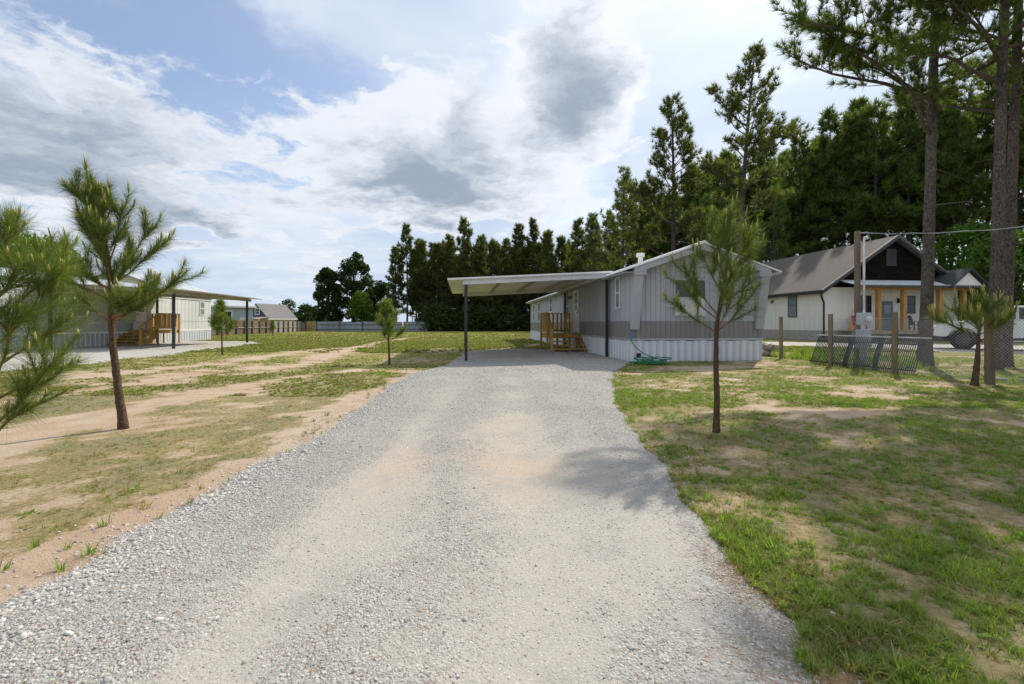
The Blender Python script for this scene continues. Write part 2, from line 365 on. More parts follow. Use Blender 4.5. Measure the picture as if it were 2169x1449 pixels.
def gravel_material(name, pale=1.0, soil=True):
    m = bpy.data.materials.new(name); m.use_nodes = True; t = NT(m.node_tree)
    tc = t.n('ShaderNodeTexCoord'); v = tc.outputs['Object']
    vw = t.vmath('ADD', v, t.vmath('MULTIPLY', t.noise(v, 30, 3, out=1), (.035, .035, .035)))
    vo = t.n('ShaderNodeTexVoronoi', feature='F1'); t.set(vo.inputs['Vector'], vw); vo.inputs['Scale'].default_value = 88
    v2 = t.n('ShaderNodeTexVoronoi', feature='F1'); t.set(v2.inputs['Vector'], v); v2.inputs['Scale'].default_value = 24
    cs = t.n('ShaderNodeSeparateColor'); t.set(cs.inputs[0], vo.outputs['Color'])
    st = t.mix(cs.outputs[0], (.27 * pale, .258 * pale, .235 * pale), (.57 * pale, .545 * pale, .50 * pale))
    st = t.mix(t.ramp(cs.outputs[1], .90, .95), st, (.33, .22, .15))
    st = t.mix(t.math('MULTIPLY', t.ramp(vo.outputs['Distance'], .35, .7), .45), st, (.24, .22, .195))
    big = t.noise(v, 1.3, 5); mid = t.noise(v, 7, 5, .65); fine = t.noise(v, 220, 3, .7)
    st = t.mix(t.math('MULTIPLY', t.ramp(mid, .42, .7), .45), st, (.36 * pale, .345 * pale, .32 * pale))
    mot = t.noise(v, .9, 6, .65); st = t.mix(t.math('MULTIPLY', t.ramp(mot, .42, .68), .38), st, (.27 * pale, .255 * pale, .23 * pale))
    if soil:
        at = t.n('ShaderNodeAttribute', attribute_name='soil')
        pa = t.n('ShaderNodeAttribute', attribute_name='peach')
        sand = t.mix(t.math('MULTIPLY', pa.outputs['Fac'], t.ramp(big, .3, .6, .5, 1.0)), t.mix(big, (.375, .352, .315), (.43, .395, .34)), (.45, .345, .25))
        sand = t.mix(t.math('MULTIPLY', t.ramp(fine, .4, .7), .35), sand, (.31, .285, .25))
        v3 = t.n('ShaderNodeTexVoronoi', feature='F1'); t.set(v3.inputs['Vector'], v); v3.inputs['Scale'].default_value = 120; c3 = t.n('ShaderNodeSeparateColor'); t.set(c3.inputs[0], v3.outputs['Color'])
        peb = t.mix(c3.outputs[0], (.25, .235, .21), (.60, .585, .55)); sand = t.mix(t.math('MULTIPLY', t.ramp(t.math('ADD', c3.outputs[1], t.math('MULTIPLY', mid, .5)), .75, 1.0), t.ramp(v3.outputs['Distance'], .55, .3)), sand, peb)
        patch = t.noise(v, 1.9, 6, .62); sand = t.mix(t.math('MULTIPLY', t.ramp(patch, .48, .68), .6), sand, (.30, .285, .262))
        s = t.math('ADD', at.outputs['Fac'], t.math('MULTIPLY', t.math('SUBTRACT', mid, .5), .9))
        s = t.math('ADD', s, t.math('MULTIPLY', t.math('SUBTRACT', cs.outputs[2], .5), .35))
        sf = t.ramp(s, .12, .78); c = t.mix(t.math('MULTIPLY', sf, .92), st, sand)
    else: c = st; sf = None
    p = t.n('ShaderNodeBsdfPrincipled'); t.set(p.inputs['Base Color'], c); p.inputs['Roughness'].default_value = .93; p.inputs['Specular IOR Level'].default_value = .15
    b = t.n('ShaderNodeBump'); b.inputs['Distance'].default_value = .012; b.invert = True
    b.inputs['Strength'].default_value = .8
    if sf is not None: t.set(b.inputs['Strength'], t.math('SUBTRACT', .85, t.math('MULTIPLY', sf, .6)))
    t.set(b.inputs['Height'], t.math('ADD', vo.outputs['Distance'], t.math('MULTIPLY', v2.outputs['Distance'], .5))); t.set(p.inputs['Normal'], b.outputs[0])
    o = t.n('ShaderNodeOutputMaterial'); t.set(o.inputs[0], p); return m
def drive_z(x, y):
    l, r = drive_lr(y); e = np.minimum(x - l, r - x)
    up = np.clip(e / .22, -1, 1)
    rut = .02 * np.exp(-((x + 1.05) / .3) ** 2) + .02 * np.exp(-((x - .15) / .35) ** 2)
    return hz(x, y) + .004 + .022 * up - rut * (y < 12) + .012 * (fbm(x * 3, y * 3, 51, 3) - .5)
def build_drive():
    ys = np.concatenate([np.arange(-2, 8, .05), np.arange(8, 21.6, .12)]); u = np.linspace(0, 1, 70)
    l, r = drive_lr(ys); X = l[:, None] - .1 + (r - l + .2)[:, None] * u[None]; Y = np.repeat(ys[:, None], 70, 1)
    Z = drive_z(X, Y); nx, ny = 70, len(ys); i = np.arange(ny - 1)[:, None] * nx + np.arange(nx - 1)[None]
    T = np.stack([i, i + 1, i + nx + 1, i + nx], -1).reshape(-1, 4)
    me = tri_mesh('driveway', np.stack([X, Y, Z], -1).reshape(-1, 3), T, gravel_material('crushed_gravel'), True)
    a = me.attributes.new('soil', 'FLOAT', 'POINT'); a.data.foreach_set('value', drive_soil(X, Y).ravel().astype(np.float32))
    a = me.attributes.new('peach', 'FLOAT', 'POINT'); a.data.foreach_set('value', drive_peach(X, Y).ravel().astype(np.float32))
    o = link(bpy.data.objects.new('driveway', me)); o['kind'] = 'structure'
build_drive()
def poly_pad(name, P, m, step=.35):
    x0, y0 = P.min(0); x1, y1 = P.max(0); xs = np.arange(x0 - .3, x1 + .3, step); ys = np.arange(y0 - .3, y1 + .3, step)
    X, Y = np.meshgrid(xs, ys); C = np.concatenate([P, P[:1]]); d = polydist(X, Y, C) * np.where(in_poly(X, Y, P), 1, -1) + .35 * (fbm(X * .8, Y * .8, 61, 3) - .5)
    Z = hz(X, Y) + .012 + .03 * np.clip(d / .4, -1, 1); nx, ny = len(xs), len(ys)
    i = np.arange(ny - 1)[:, None] * nx + np.arange(nx - 1)[None]; T = np.stack([i, i + 1, i + nx + 1, i + nx], -1).reshape(-1, 4)
    keep = (d.ravel()[T] > -.45).any(1); T = T[keep]
    used, inv = np.unique(T.ravel(), return_inverse=True)
    me = tri_mesh(name, np.stack([X, Y, Z], -1).reshape(-1, 3)[used], inv.reshape(-1, 4), m, True)
    o = link(bpy.data.objects.new(name, me)); o['kind'] = 'structure'; return o
pale_gravel = gravel_material('pale_limestone_gravel', 1.25, False)
poly_pad('parking_pad', PADL, pale_gravel)
poly_pad('gravel_lane', LANE, pale_gravel)
# ------------------------------------------------------------------ the grey mobile home
M_LIGHT = mat('light_grey_siding', (.40, .413, .44), .6, .07, 2.4, stretch=(1, 1, .16), dirt=((.33, .325, .32), .35))
M_DARK = mat('dark_grey_siding', (.235, .225, .215), .6, .06, 1.2)
M_TRIM = mat('grey_trim_paint', (.39, .40, .425), .6, .06)
M_SKIRT = mat('white_skirting_metal', (.70, .71, .72), .45, .06, 2.5, spec=.5, dirt=((.50, .42, .33), .3))
M_ROOFW = mat('white_metal_roof', (.80, .80, .79), .38, .05, spec=.5)
M_PAN = mat('grey_white_skirting_pan', (.50, .53, .565), .45, .06, 1.5, spec=.5, dirt=((.46, .42, .37), .25))
M_WHITE = mat('white_paint', (.78, .78, .76), .5, .05)
M_BLACK = mat('black_steel', (.018, .018, .02), .45, .2, spec=.5)
M_GLASSD = glass_mat('dark_window_glass', (.03, .035, .04))
M_GLASSB = glass_mat('glass_painted_reflection', (.25, .30, .33), .12)  # pale-blue reflection is put into the pane's base colour
M_BLIND = mat('white_blind', (.62, .61, .58), .7, .1, 6)
M_WOOD = mat('treated_pine_lumber', (.50, .30, .085), .75, .25, 5, .25, 60, stretch=(1, 1, .25), rand=.12, dirt=((.33, .20, .07), .5))
M_GALV = mat('galvanised_steel', (.62, .63, .64), .42, .1, 3, spec=.5)
TH = R(6.12); TX, TY = 3.76, 14.46; TW, TL = 4.47, 21.4
home = thing('mobile_home', 'light and dark grey single-wide mobile home with white ribbed skirting beside the carport', 'mobile home', (TX, TY, 0), TH)
EZ, RZ = 2.93, 3.70                      # eave and ridge heights at the wall line
def roofz(x): return EZ + (RZ - EZ) * (1 - abs(x - TW / 2) / (TW / 2))
MB().prism([(.01, .02, .70), (TW - .01, .02, .70), (TW - .01, .02, EZ), (TW / 2, .02, RZ), (.01, .02, EZ)],
           [(.01, TL, .70), (TW - .01, TL, .70), (TW - .01, TL, EZ), (TW / 2, TL, RZ), (.01, TL, EZ)]).build('wall', M_LIGHT, home)
np_ = 27; pw = TW / np_
for i in range(np_):                     # ribbed siding of the gable end, sheet by sheet
    x0 = i * pw; x1 = x0 + pw - .003; xr = x0 + .035
    for z0, zt, m in ((.737, None, M_DARK), (1.292, None, M_LIGHT)):
        za = 1.288 if m is M_DARK else roofz(x0) - .02; zb = 1.288 if m is M_DARK else roofz(x1) - .02
        zr = za + (zb - za) * .2
        b = MB(); b.prism([(x0, .018, z0), (x1, .018, z0), (x1, .018, zb), (x0, .018, za)], [(x0, .004, z0), (x1, .004, z0), (x1, .004, zb), (x0, .004, za)])
        b.prism([(x0 + .008, .003, z0), (xr + .012, .003, z0), (xr + .012, .003, zr), (x0 + .008, .003, za)], [(x0 + .016, -.014, z0), (xr, -.014, z0), (xr, -.014, zr), (x0 + .016, -.014, za)])
        b.build('siding_panel', m, home)
ns = 53; sw = TL / ns
ml = MB().box(-.012, .008, .002, sw - .002, 1.292, EZ - .02).box(-.020, -.0125, .01, .05, 1.292, EZ - .02).box(-.017, -.0125, .2, .215, 1.292, EZ - .02).mesh('siding', M_LIGHT)
md = MB().box(-.012, .008, .002, sw - .002, .737, 1.288).box(-.020, -.0125, .01, .05, .737, 1.288).mesh('siding', M_DARK)
for i in range(ns): rep(ml, 'siding_panel', home, (0, i * sw, 0)); rep(md, 'siding_panel', home, (0, i * sw, 0))
def skirt_mesh(w):                       # one folded sheet: flat pan and a raised rib
    pan = [(0, .0), (.012, -.002), (.022, -.030), (.050, -.030), (.060, -.002), (w * .55, -.002), (w * .55 + .01, -.008), (w * .55 + .02, -.002), (w - .002, 0), (w - .002, .012), (0, .012)]
    b = MB(); b.prism([(x, y, 0) for x, y in pan], [(x, y, .67) for x, y in pan]); me = b.mesh('skirting_panel', M_PAN); me.materials.append(M_SKIRT)
    for i in (2, 3, 4, 5, 6): me.polygons[i].material_index = 1
    return me
kf = 19; sm = skirt_mesh(TW / kf)
for i in range(kf): rep(sm, 'skirting_panel', home, (i * TW / kf, -.004, -.01 + .012 * math.sin(i * 2.1)))
ks = 76; sm2 = skirt_mesh(TL / ks)
for i in range(ks): rep(sm2, 'skirting_panel', home, (-.004, TL - i * TL / ks, -.01 + .010 * math.sin(i * 1.7)), (0, 0, R(-90)))
MB().box(-.03, TW + .03, -.03, .018, .672, .733).build('trim_strip', M_TRIM, home)
MB().box(-.03, .006, .02, TL, .672, .733).build('trim_strip', M_TRIM, home)
MB().box(TW - .005, TW + .02, .02, TL, -.05, .72).build('skirting_panel', M_SKIRT, home)
def slab(side):                          # one roof slope with low ribs
    b = MB(); s = (RZ - EZ) / (TW / 2); xo = -.36 if side < 0 else TW + .36; zo = EZ - .36 * s; xm = TW / 2
    b.prism([(xo, -.46, zo + .03), (xm, -.46, RZ + .03), (xm, -.46, RZ + .075), (xo, -.46, zo + .075)], [(xo, TL + .2, zo + .03), (xm, TL + .2, RZ + .03), (xm, TL + .2, RZ + .075), (xo, TL + .2, zo + .075)])
    for k in range(int(TL / .45)):
        y = -.4 + k * .45; b.prism([(xo, y, zo + .0755), (xm, y, RZ + .0755), (xm, y, RZ + .095), (xo, y, zo + .095)], [(xo, y + .05, zo + .0755), (xm, y + .05, RZ + .0755), (xm, y + .05, RZ + .095), (xo, y + .05, zo + .095)])
    return b
rf = slab(-1).build('roof', M_ROOFW, home); slab(1).build('roof', M_ROOFW, home)
MB().prism([(TW / 2 - .15, -.465, RZ + .05), (TW / 2 + .15, -.465, RZ + .05), (TW / 2, -.465, RZ + .12)], [(TW / 2 - .15, TL + .2, RZ + .05), (TW / 2 + .15, TL + .2, RZ + .05), (TW / 2, TL + .2, RZ + .12)]).build('ridge_cap', M_ROOFW, rf)
for sgn in (-1, 1):                      # boxed rake fascia, corner boxes and tapered corner fins
    xa = -.02 if sgn < 0 else TW + .02; xm = TW / 2
    MB().prism([(xa, -.42, EZ + .02), (xm, -.42, RZ + .02), (xm, -.42, RZ - .17), (xa, -.42, EZ - .17)], [(xa, -.016, EZ + .02), (xm, -.016, RZ + .02), (xm, -.016, RZ - .17), (xa, -.016, EZ - .17)]).build('fascia', M_TRIM, home)
    x0, x1 = (-.04, .36) if sgn < 0 else (TW - .36, TW + .04)
    MB().box(x0, x1, -.435, -.02, EZ - .22, EZ - .06).build('eave_return', M_TRIM, home)
    x0, x1 = (-.01, .27) if sgn < 0 else (TW - .27, TW + .01)
    MB().prism([(x0, -.018, 1.02), (x1, -.018, 1.02), (x1, -.018, EZ - .215), (x0, -.018, EZ - .215)], [(x0, -.07, 1.02), (x1, -.07, 1.02), (x1, -.40, EZ - .215), (x0, -.40, EZ - .215)]).build('corner_fin', M_TRIM, home)
for sx in (-1, 1):
    xo = -.36 if sx < 0 else TW + .36
    MB().box(min(xo, xo - sx * .34), max(xo, xo - sx * .34), -.44, TL + .15, EZ - .15, EZ - .125).build('soffit', M_TRIM, home)
def window(parent, w, h, place, fm, up, lo, bars=0, fw=.045):     # hung window in x-z plane facing -y
    o = bpy.data.objects.new('window', None); link(o, parent); place(o)
    b = MB(); b.box(-w / 2 - fw, -w / 2, -.03, .0, -fw, h + fw).box(w / 2, w / 2 + fw, -.03, 0, -fw, h + fw).box(-w / 2, w / 2, -.03, 0, h, h + fw).box(-w / 2, w / 2, -.035, 0, -fw, 0).box(-w / 2, w / 2, -.028, 0, h / 2 - .02, h / 2 + .02)
    for k in range(bars): x = -w / 2 + (k + 1) * w / (bars + 1); b.box(x - .012, x + .012, -.024, -.002, .001, h - .001)
    b.build('frame', fm, o)
    MB().box(-w / 2, w / 2, -.013, -.006, h / 2 + .02, h).build('pane', up, o); MB().box(-w / 2, w / 2, -.018, -.008, 0, h / 2 - .02).build('pane', lo, o)
    return o
def at_front(x, z, y=-.014):
    def f(o): o.location = (x, y, z)
    return f
def at_side(y, z, x=-.02):
    def f(o): o.location = (x, y, z); o.rotation_euler = (0, 0, R(-90))
    return f
window(home, 1.0, 1.12, at_front(1.98, 1.48), M_TRIM, M_GLASSD, M_BLIND)
window(home, .36, .98, at_side(1.1, 1.76), M_WHITE, M_GLASSB, M_GLASSB, 0, .035)
window(home, .75, .80, at_side(13.0, 1.93), M_WHITE, M_GLASSB, M_GLASSB)
window(home, .80, 1.22, at_side(17.3, 1.42), M_WHITE, M_GLASSB, M_GLASSB)
window(home, .6, 1.1, at_side(19.8, 1.5), M_WHITE, M_GLASSB, M_GLASSB)
window(home, .9, 1.35, at_side(8.75, 1.42), M_WHITE, M_GLASSB, M_GLASSB, 1)
dr = MB().box(-.05, -.021, 6.38, 7.28, .80, 2.80).build('door', M_WHITE, home)
b = MB()
for (y0, y1) in ((6.30, 6.378), (7.282, 7.36)): b.box(-.075, -.02, y0, y1, .77, 2.86)
b.box(-.075, -.02, 6.378, 7.282, 2.803, 2.86).build('door_frame', M_WHITE, home)
for k in range(3): MB().box(-.058, -.051, 6.6, 7.06, 1.85 + k * .28, 2.09 + k * .28).build('pane', M_GLASSB, dr)
MB().tube([(-.05, 6.47, 1.72), (-.1, 6.47, 1.72)], .03, 10).box(-.07, -.0505, 6.44, 6.5, 1.68, 1.86).build('handle', M_BLACK, dr)
lm = MB().box(-.06, -.021, 7.72, 7.82, 2.42, 2.56).box(-.16, -.06, 7.73, 7.81, 2.52, 2.545).tube([(-.14, 7.77, 2.53), (-.14, 7.77, 2.40)], [.03, .05], 10).build('wall_lamp', M_BLACK, home)
vt = MB().tube([(2.02, 4.2, 3.6), (2.02, 4.2, 3.96)], .10, 14).tube([(2.02, 4.2, 3.97), (2.02, 4.2, 4.0), (2.02, 4.2, 4.12)], [.17, .17, .17], 14).build('roof_vent', M_WHITE, home)
MB().box(.20, .33, -.05, -.035, .12, .27).build('skirting_vent', M_BLACK, home)
MB().box(-.07, .02, -.13, -.03, .76, .94).tube([(.0, -.09, .76), (.0, -.10, .64)], .016, 8).build('outdoor_tap', mat('blue_plastic', (.09, .20, .33), .5), home)

# ------------------------------------------------------------------ carport beside it
cp = thing('carport', 'white sheet-metal carport roof on black steel posts over the gravel drive', 'carport', (TX, TY, 0), TH)
def toW(x, y): c, s = math.cos(TH), math.sin(TH); return TX + x * c - y * s, TY + x * s + y * c
CY0, CY1 = 1.90, 8.95; CX0, CX1 = -5.82, .02
def cz(x): return 2.735 + (3.055 - 2.735) * (x - CX0) / (CX1 - CX0)
for x in (-5.18, -.13):
    for y in (1.98, 8.8):
        wx, wy = toW(x, y); z0 = H(wx, wy) - .06
        MB().box(x - .048, x + .048, y - .048, y + .048, z0, cz(x) - .19).build('post', M_BLACK, cp, bevel=.006)
def xbeam(y, h, w): return MB().prism([(-5.24, y - w, cz(-5.24) - h - .02), (-.05, y - w, cz(-.05) - h - .02), (-.05, y - w, cz(-.05) - .02), (-5.24, y - w, cz(-5.24) - .02)], [(-5.24, y + w, cz(-5.24) - h - .02), (-.05, y + w, cz(-.05) - h - .02), (-.05, y + w, cz(-.05) - .02), (-5.24, y + w, cz(-5.24) - .02)])
xbeam(CY0 + .0, .185, .03).build('front_beam', M_GALV, cp); xbeam(8.8, .185, .05).build('rear_beam', M_GALV, cp)
for x in (-5.27, -.03): MB().box(x - .025, x + .025, CY0 - .04, 8.86, cz(x) - .2, cz(x) - .022).build('side_beam', M_GALV, cp)
for x in (-3.9, -2.55, -1.2): MB().box(x - .03, x + .03, CY0 + .04, 8.74, cz(x) - .13, cz(x) - .022).build('purlin', mat('dull_purlin_steel', (.30, .29, .27), .6), cp)
for x in (-3.9, -2.55, -1.2): MB().tube([(x, CY0 - .05, cz(x) - .05), (x, CY0 - .031, cz(x) - .05)], .025, 8).build('bolt', M_GALV, cp)
npan = 9; wp = (CY1 + .25 - (CY0 - .12)) / npan
def panel_mesh():
    prof = []                             # pan with three raised ribs; section in y-z
    for k in range(3):
        y = k * wp / 3; prof += [(y, 0), (y + .02, .028), (y + .06, .028), (y + .08, 0)]
    prof += [(wp + .01, 0)]
    top = [(y, z + .003) for y, z in prof]; poly = prof + top[::-1]
    zl, zr = cz(CX0), cz(CX1)
    return MB().prism([(CX0, y, zl + z - .015) for y, z in poly], [(CX1, y, zr + z - .015) for y, z in poly]).mesh('roof_panel', M_ROOFW)
pm = panel_mesh()
for i in range(npan): rep(pm, 'roof_panel', cp, (0, CY0 - .12 + i * wp, i % 2 * .004))
MB().prism([(CX0, CY0 - .14, cz(CX0) - .03), (CX1, CY0 - .14, cz(CX1) - .03), (CX1, CY0 - .14, cz(CX1) + .03), (CX0, CY0 - .14, cz(CX0) + .03)], [(CX0, CY0 - .122, cz(CX0) - .03), (CX1, CY0 - .122, cz(CX1) - .03), (CX1, CY0 - .122, cz(CX1) + .03), (CX0, CY0 - .122, cz(CX0) + .03)]).build('edge_flashing', M_ROOFW, cp)

# ------------------------------------------------------------------ wooden entry steps
def wood_steps(label, loc, rz, W, D, zt, nst, run, back_rail=True, hr=.92, mirror=False):
    """landing x -W..0, y 0..D (top zt); stairs descend towards -y; rail on the -x side and at the back"""
    s = thing('wooden_steps', label, 'steps', loc, rz)
    nb = int(D / .145)
    for i in range(nb): MB().box(-W, 0, i * D / nb + .003, (i + 1) * D / nb - .003, zt - .04, zt).build('deck_board', M_WOOD, s)
    MB().box(-W, 0, -.04, -.002, zt - .20, zt - .03).build('rim_joist', M_WOOD, s); MB().box(-W - .04, -W, -.04, D, zt - .20, zt - .001).build('rim_joist', M_WOOD, s)
    for x, y, zz in ((-W - .085, -.085, zt + hr), (-W - .085, D - .05, zt + hr), (-.09, D - .05, zt + hr), (-.1, .03, zt - .05), (-W * .5, .03, zt - .05), (-W * .5, D - .1, zt - .05)):
        MB().box(x - .042, x + .042, y - .042, y + .042, -.14, zz).build('post', M_WOOD, s)
    rise = zt / (nst + 1)
    for k in range(nst):
        z = zt - (k + 1) * rise; y1 = -.045 - k * run
        MB().box(-W, 0, y1 - run - .02, y1 - .005, z - .04, z).build('tread', M_WOOD, s)
    Lr = nst * run
    for x in (-W + .02, -W * .5, -.06):
        pts = [(-.05, zt - .22), (-.05 - Lr - .02, -.10), (-.05 - Lr + .18, -.10), (-.05, zt - .42)]
        pts = [(-.045, zt - .21)]
        for k in range(nst): pts += [(-.045 - k * run, zt - (k + 1) * rise - .042), (-.045 - (k + 1) * run, zt - (k + 1) * rise - .042)]
        pts += [(-.045 - Lr, -.1), (-.045 - Lr + .22, -.1), (-.045, zt - .45)]
        MB().prism([(x - .019, y, z) for y, z in pts], [(x + .019, y, z) for y, z in pts]).build('stringer', M_WOOD, s)
    yb = -.045 - Lr + .06; xr = -W - .085
    MB().box(xr - .042, xr + .042, yb - .042, yb + .042, -.14, rise + hr - .05).build('post', M_WOOD, s)
    MB().bar((xr, yb - .08, rise + hr - .05), (xr, -.08, zt + hr - .02), .09, .04).build('handrail', M_WOOD, s)
    MB().bar((xr, yb, rise + .16), (xr, -.08, zt + .14), .04, .09).build('bottom_rail', M_WOOD, s)
    for k in range(4):
        f = (k + .7) / 4.4; y = yb + f * (-.085 - yb); zb = rise + .14 + f * (zt - rise)
        MB().box(xr + .021, xr + .055, y - .02, y + .02, zb - .06, zb + hr - .22).build('baluster', M_WOOD, s)
    MB().box(xr - .045, xr + .045, -.12, D, zt + hr, zt + hr + .038).build('handrail', M_WOOD, s); MB().box(xr + .0, xr + .038, -.04, D - .09, zt + .08, zt + .17).build('bottom_rail', M_WOOD, s)
    n = int(D / .16)
    for k in range(n): y = .03 + k * (D - .14) / n; MB().box(xr + .04, xr + .075, y, y + .085, zt + .05, zt + hr - .002).build('baluster', M_WOOD, s)
    if back_rail:
        yk = D - .05; MB().box(-W - .04, -.05, yk - .045, yk + .045, zt + hr, zt + hr + .038).build('handrail', M_WOOD, s); MB().box(-W - .04, -.132, yk, yk + .038, zt + .08, zt + .17).build('bottom_rail', M_WOOD, s)
        n = int(W / .2)
        for k in range(n): x = -W + .06 + k * (W - .2) / n; MB().box(x, x + .085, yk - .04, yk - .004, zt + .05, zt + hr - .002).build('baluster', M_WOOD, s)
    return s
wx, wy = toW(-.10, 6.05)
wood_steps('treated-wood entry steps with railing at the white door under the white carport', (wx, wy, H(wx, wy)), TH, 1.38, 1.55, .76, 4, .29)

# ------------------------------------------------------------------ garden hose
def hose():
    m = mat('green_hose_rubber', (.010, .15, .06), .5, .25, 8, spec=.5); r = random.Random(3)
    cx, cy = 4.12, 13.55; pts = []
    for i in range(330):
        a = i * .19; k = i / 330; rx = .34 + .16 * math.sin(i * .071 + 1) + .05 * r.random(); ry = .26 + .08 * math.sin(i * .093)
        x = cx + .12 * math.sin(i * .031) + rx * math.cos(a) * 1.05; y = cy + ry * math.sin(a) + .05 * math.sin(i * .05)
        pts.append((x, y, H(x, y) + .018 + .20 * k * (.55 + .45 * math.sin(a * .5 + 1)) + .02 * r.random()))
    tx, ty = toW(0, -.10); n = 16; x0, y0, z0 = pts[-1]
    up = [(x0 + (tx - x0) * t - .10 * math.sin(math.pi * t), y0 + (ty - y0) * t - .06 * math.sin(math.pi * t), z0 + (.66 - z0) * t ** 1.6) for t in [i / n for i in range(1, n + 1)]]
    o = MB().tube(pts + up, .0145, 6).build('garden_hose', m, None, True); tag(o, 'tangled green garden hose lying by the white skirting corner', 'hose')
hose()
# ------------------------------------------------------------------ white board-and-batten house on the right
M_BB = mat('white_board_siding', (.78, .76, .70), .7, .04, 1.5)
M_SHING = mat('brown_shingles', (.135, .115, .100), .92, .28, 14, .6, 50, stretch=(1, 1, 1), dirt=((.10, .09, .083), .55))
M_SHINGD = mat('charcoal_shingles', (.06, .065, .07), .9, .25, 9, .5, 50)
M_DGAB = mat('black_stained_boards', (.012, .010, .009), .95, .35, 4, spec=.04)
M_CEDAR = mat('orange_cedar_post', (.40, .215, .075), .7, .25, 6, .2, stretch=(1, 1, .2))
M_BLOCK = mat('grey_foundation_block', (.38, .35, .31), .9, .15, 5, .3)
M_DECK = mat('weathered_deck_wood', (.33, .255, .17), .85, .2, 6)
HX, HY, HW, HL = 21.9, 32.0, 10.6, 17.0; HE, HR = 3.78, 7.35; HF = .72
hs = thing('white_house', 'white board-and-batten house with brown shingle roof and black gable behind the wire fence', 'house', (HX, HY, 0), TH)
MB().prism([(.02, .02, 0), (HW - .02, .02, 0), (HW - .02, .02, HF), (.02, .02, HF)], [(.02, HL, 0), (HW - .02, HL, 0), (HW - .02, HL, HF), (.02, HL, HF)]).build('foundation', M_BLOCK, hs)
MB().box(0, HW, 0, HL, HF + .001, HE).build('wall', M_BB, hs)
bm_ = MB().box(-.025, .0, -.022, .022, HF, HE - .14).mesh('batten', M_BB)
for i in range(33): rep(bm_, 'batten', hs, (-.001, .25 + i * .52, 0))
for i in range(19): rep(bm_, 'batten', hs, (.22 + i * .56, -.001, 0), (0, 0, R(90)))
MB().prism([(-.05, -.06, HE), (HW + .05, -.06, HE), (HW / 2, -.06, HR - .12)], [(-.05, HL, HE), (HW + .05, HL, HE), (HW / 2, HL, HR - .12)]).build('gable', M_DGAB, hs)
gs = (HR - .12 - HE) / (HW / 2)
for i in range(16):                      # lapped boards of the black gable
    z0 = HE + .02 + i * .205; z1 = z0 + .2; xa = (z0 - HE) / gs; xb = (z1 - HE) / gs
    if xb > HW / 2 - .05: break
    MB().prism([(xa, -.065, z0), (HW - xa, -.065, z0), (HW - xb, -.065, z1), (xb, -.065, z1)], [(xa, -.10, z0), (HW - xa, -.10, z0), (HW - xb, -.078, z1), (xb, -.078, z1)]).build('gable_board', M_DGAB, hs)
MB().box(HW / 2 - .55, HW / 2 + .25, -.13, -.1, HE + 1.55, HE + 2.75).build('gable_vent', mat('dark_vent', (.03, .032, .036), .6), hs)
s_ = (HR - HE) / (HW / 2); ov = .5
for sgn in (-1, 1):
    xe = -ov if sgn < 0 else HW + ov; ze = HE - ov * s_; xm = HW / 2
    r0 = MB().prism([(xe, -.55, ze + .02), (xm, -.55, HR + .02), (xm, -.55, HR + .10), (xe, -.55, ze + .10)], [(xe, HL + .5, ze + .02), (xm, HL + .5, HR + .02), (xm, HL + .5, HR + .10), (xe, HL + .5, ze + .10)]).build('roof', M_SHING, hs)
    b = MB(); n = 42                     # saw-tooth light drip edge along rake
    for k in range(n):
        f0 = k / n; f1 = (k + .55) / n; p = lambda f, dz, y: (xe + (xm - xe) * f, y, ze + (HR - ze) * f + dz)
        b.prism([p(f0, .102, -.56), p(f1, .102, -.56), p(f1, .135, -.56), p(f0, .135, -.56)], [p(f0, .102, -.42), p(f1, .102, -.42), p(f1, .135, -.42), p(f0, .135, -.42)])
    b.build('drip_edge', mat('pale_shingle_edge', (.40, .38, .355), .7), r0)
    MB().prism([(xe, -.57, ze - .16), (xm, -.57, HR - .16), (xm, -.57, HR + .018), (xe, -.57, ze + .018)], [(xe, -.53, ze - .16), (xm, -.53, HR - .16), (xm, -.53, HR + .018), (xe, -.53, ze + .018)]).build('fascia', M_BLACK, hs)
    MB().box(min(xe, xe + sgn * .04), max(xe, xe + sgn * .04), -.53, HL + .4, ze - .14, ze + .06).build('gutter', M_BLACK, hs)
b = MB(); ze = HE - ov * s_
for k in range(70): b.box(-ov - .05, -ov + .06, -.5 + k * .25, -.5 + k * .25 + .13, ze + .10, ze + .135)
b.build('drip_edge', mat('pale_shingle_edge', (.40, .38, .355), .7), hs)
MB().tube([(-.45, -.3, ze - .1), (-.42, -.3, ze - .3), (-.08, -.12, ze - .75), (-.06, -.1, ze - .9), (-.06, -.1, .25)], .06, 8).build('downspout', M_BLACK, hs)
window(hs, .85, 1.75, at_side(3.0, 1.75, -.025), M_BLACK, M_GLASSB, M_GLASSB, 0, .05)
window(hs, .85, 1.75, at_side(7.4, 1.75, -.025), M_BLACK, M_GLASSB, M_GLASSB, 0, .05)
for x, w in ((3.1, 1.0), (6.6, .95)): window(hs, w, 1.15, at_front(x, 2.0, -.03), M_BLACK, M_GLASSD, M_GLASSD, 0, .06)
hd = MB().box(4.45, 5.35, -.05, -.003, HF + .05, HF + 2.1).build('door', mat('slate_blue_door', (.16, .20, .24), .6), hs); MB().tube([(5.25, -.05, 1.8), (5.25, -.1, 1.8)], .035, 8).build('handle', M_BLACK, hd)
MB().box(4.65, 5.15, -.058, -.0505, 1.95, 2.55).build('pane', M_GLASSB, hd)
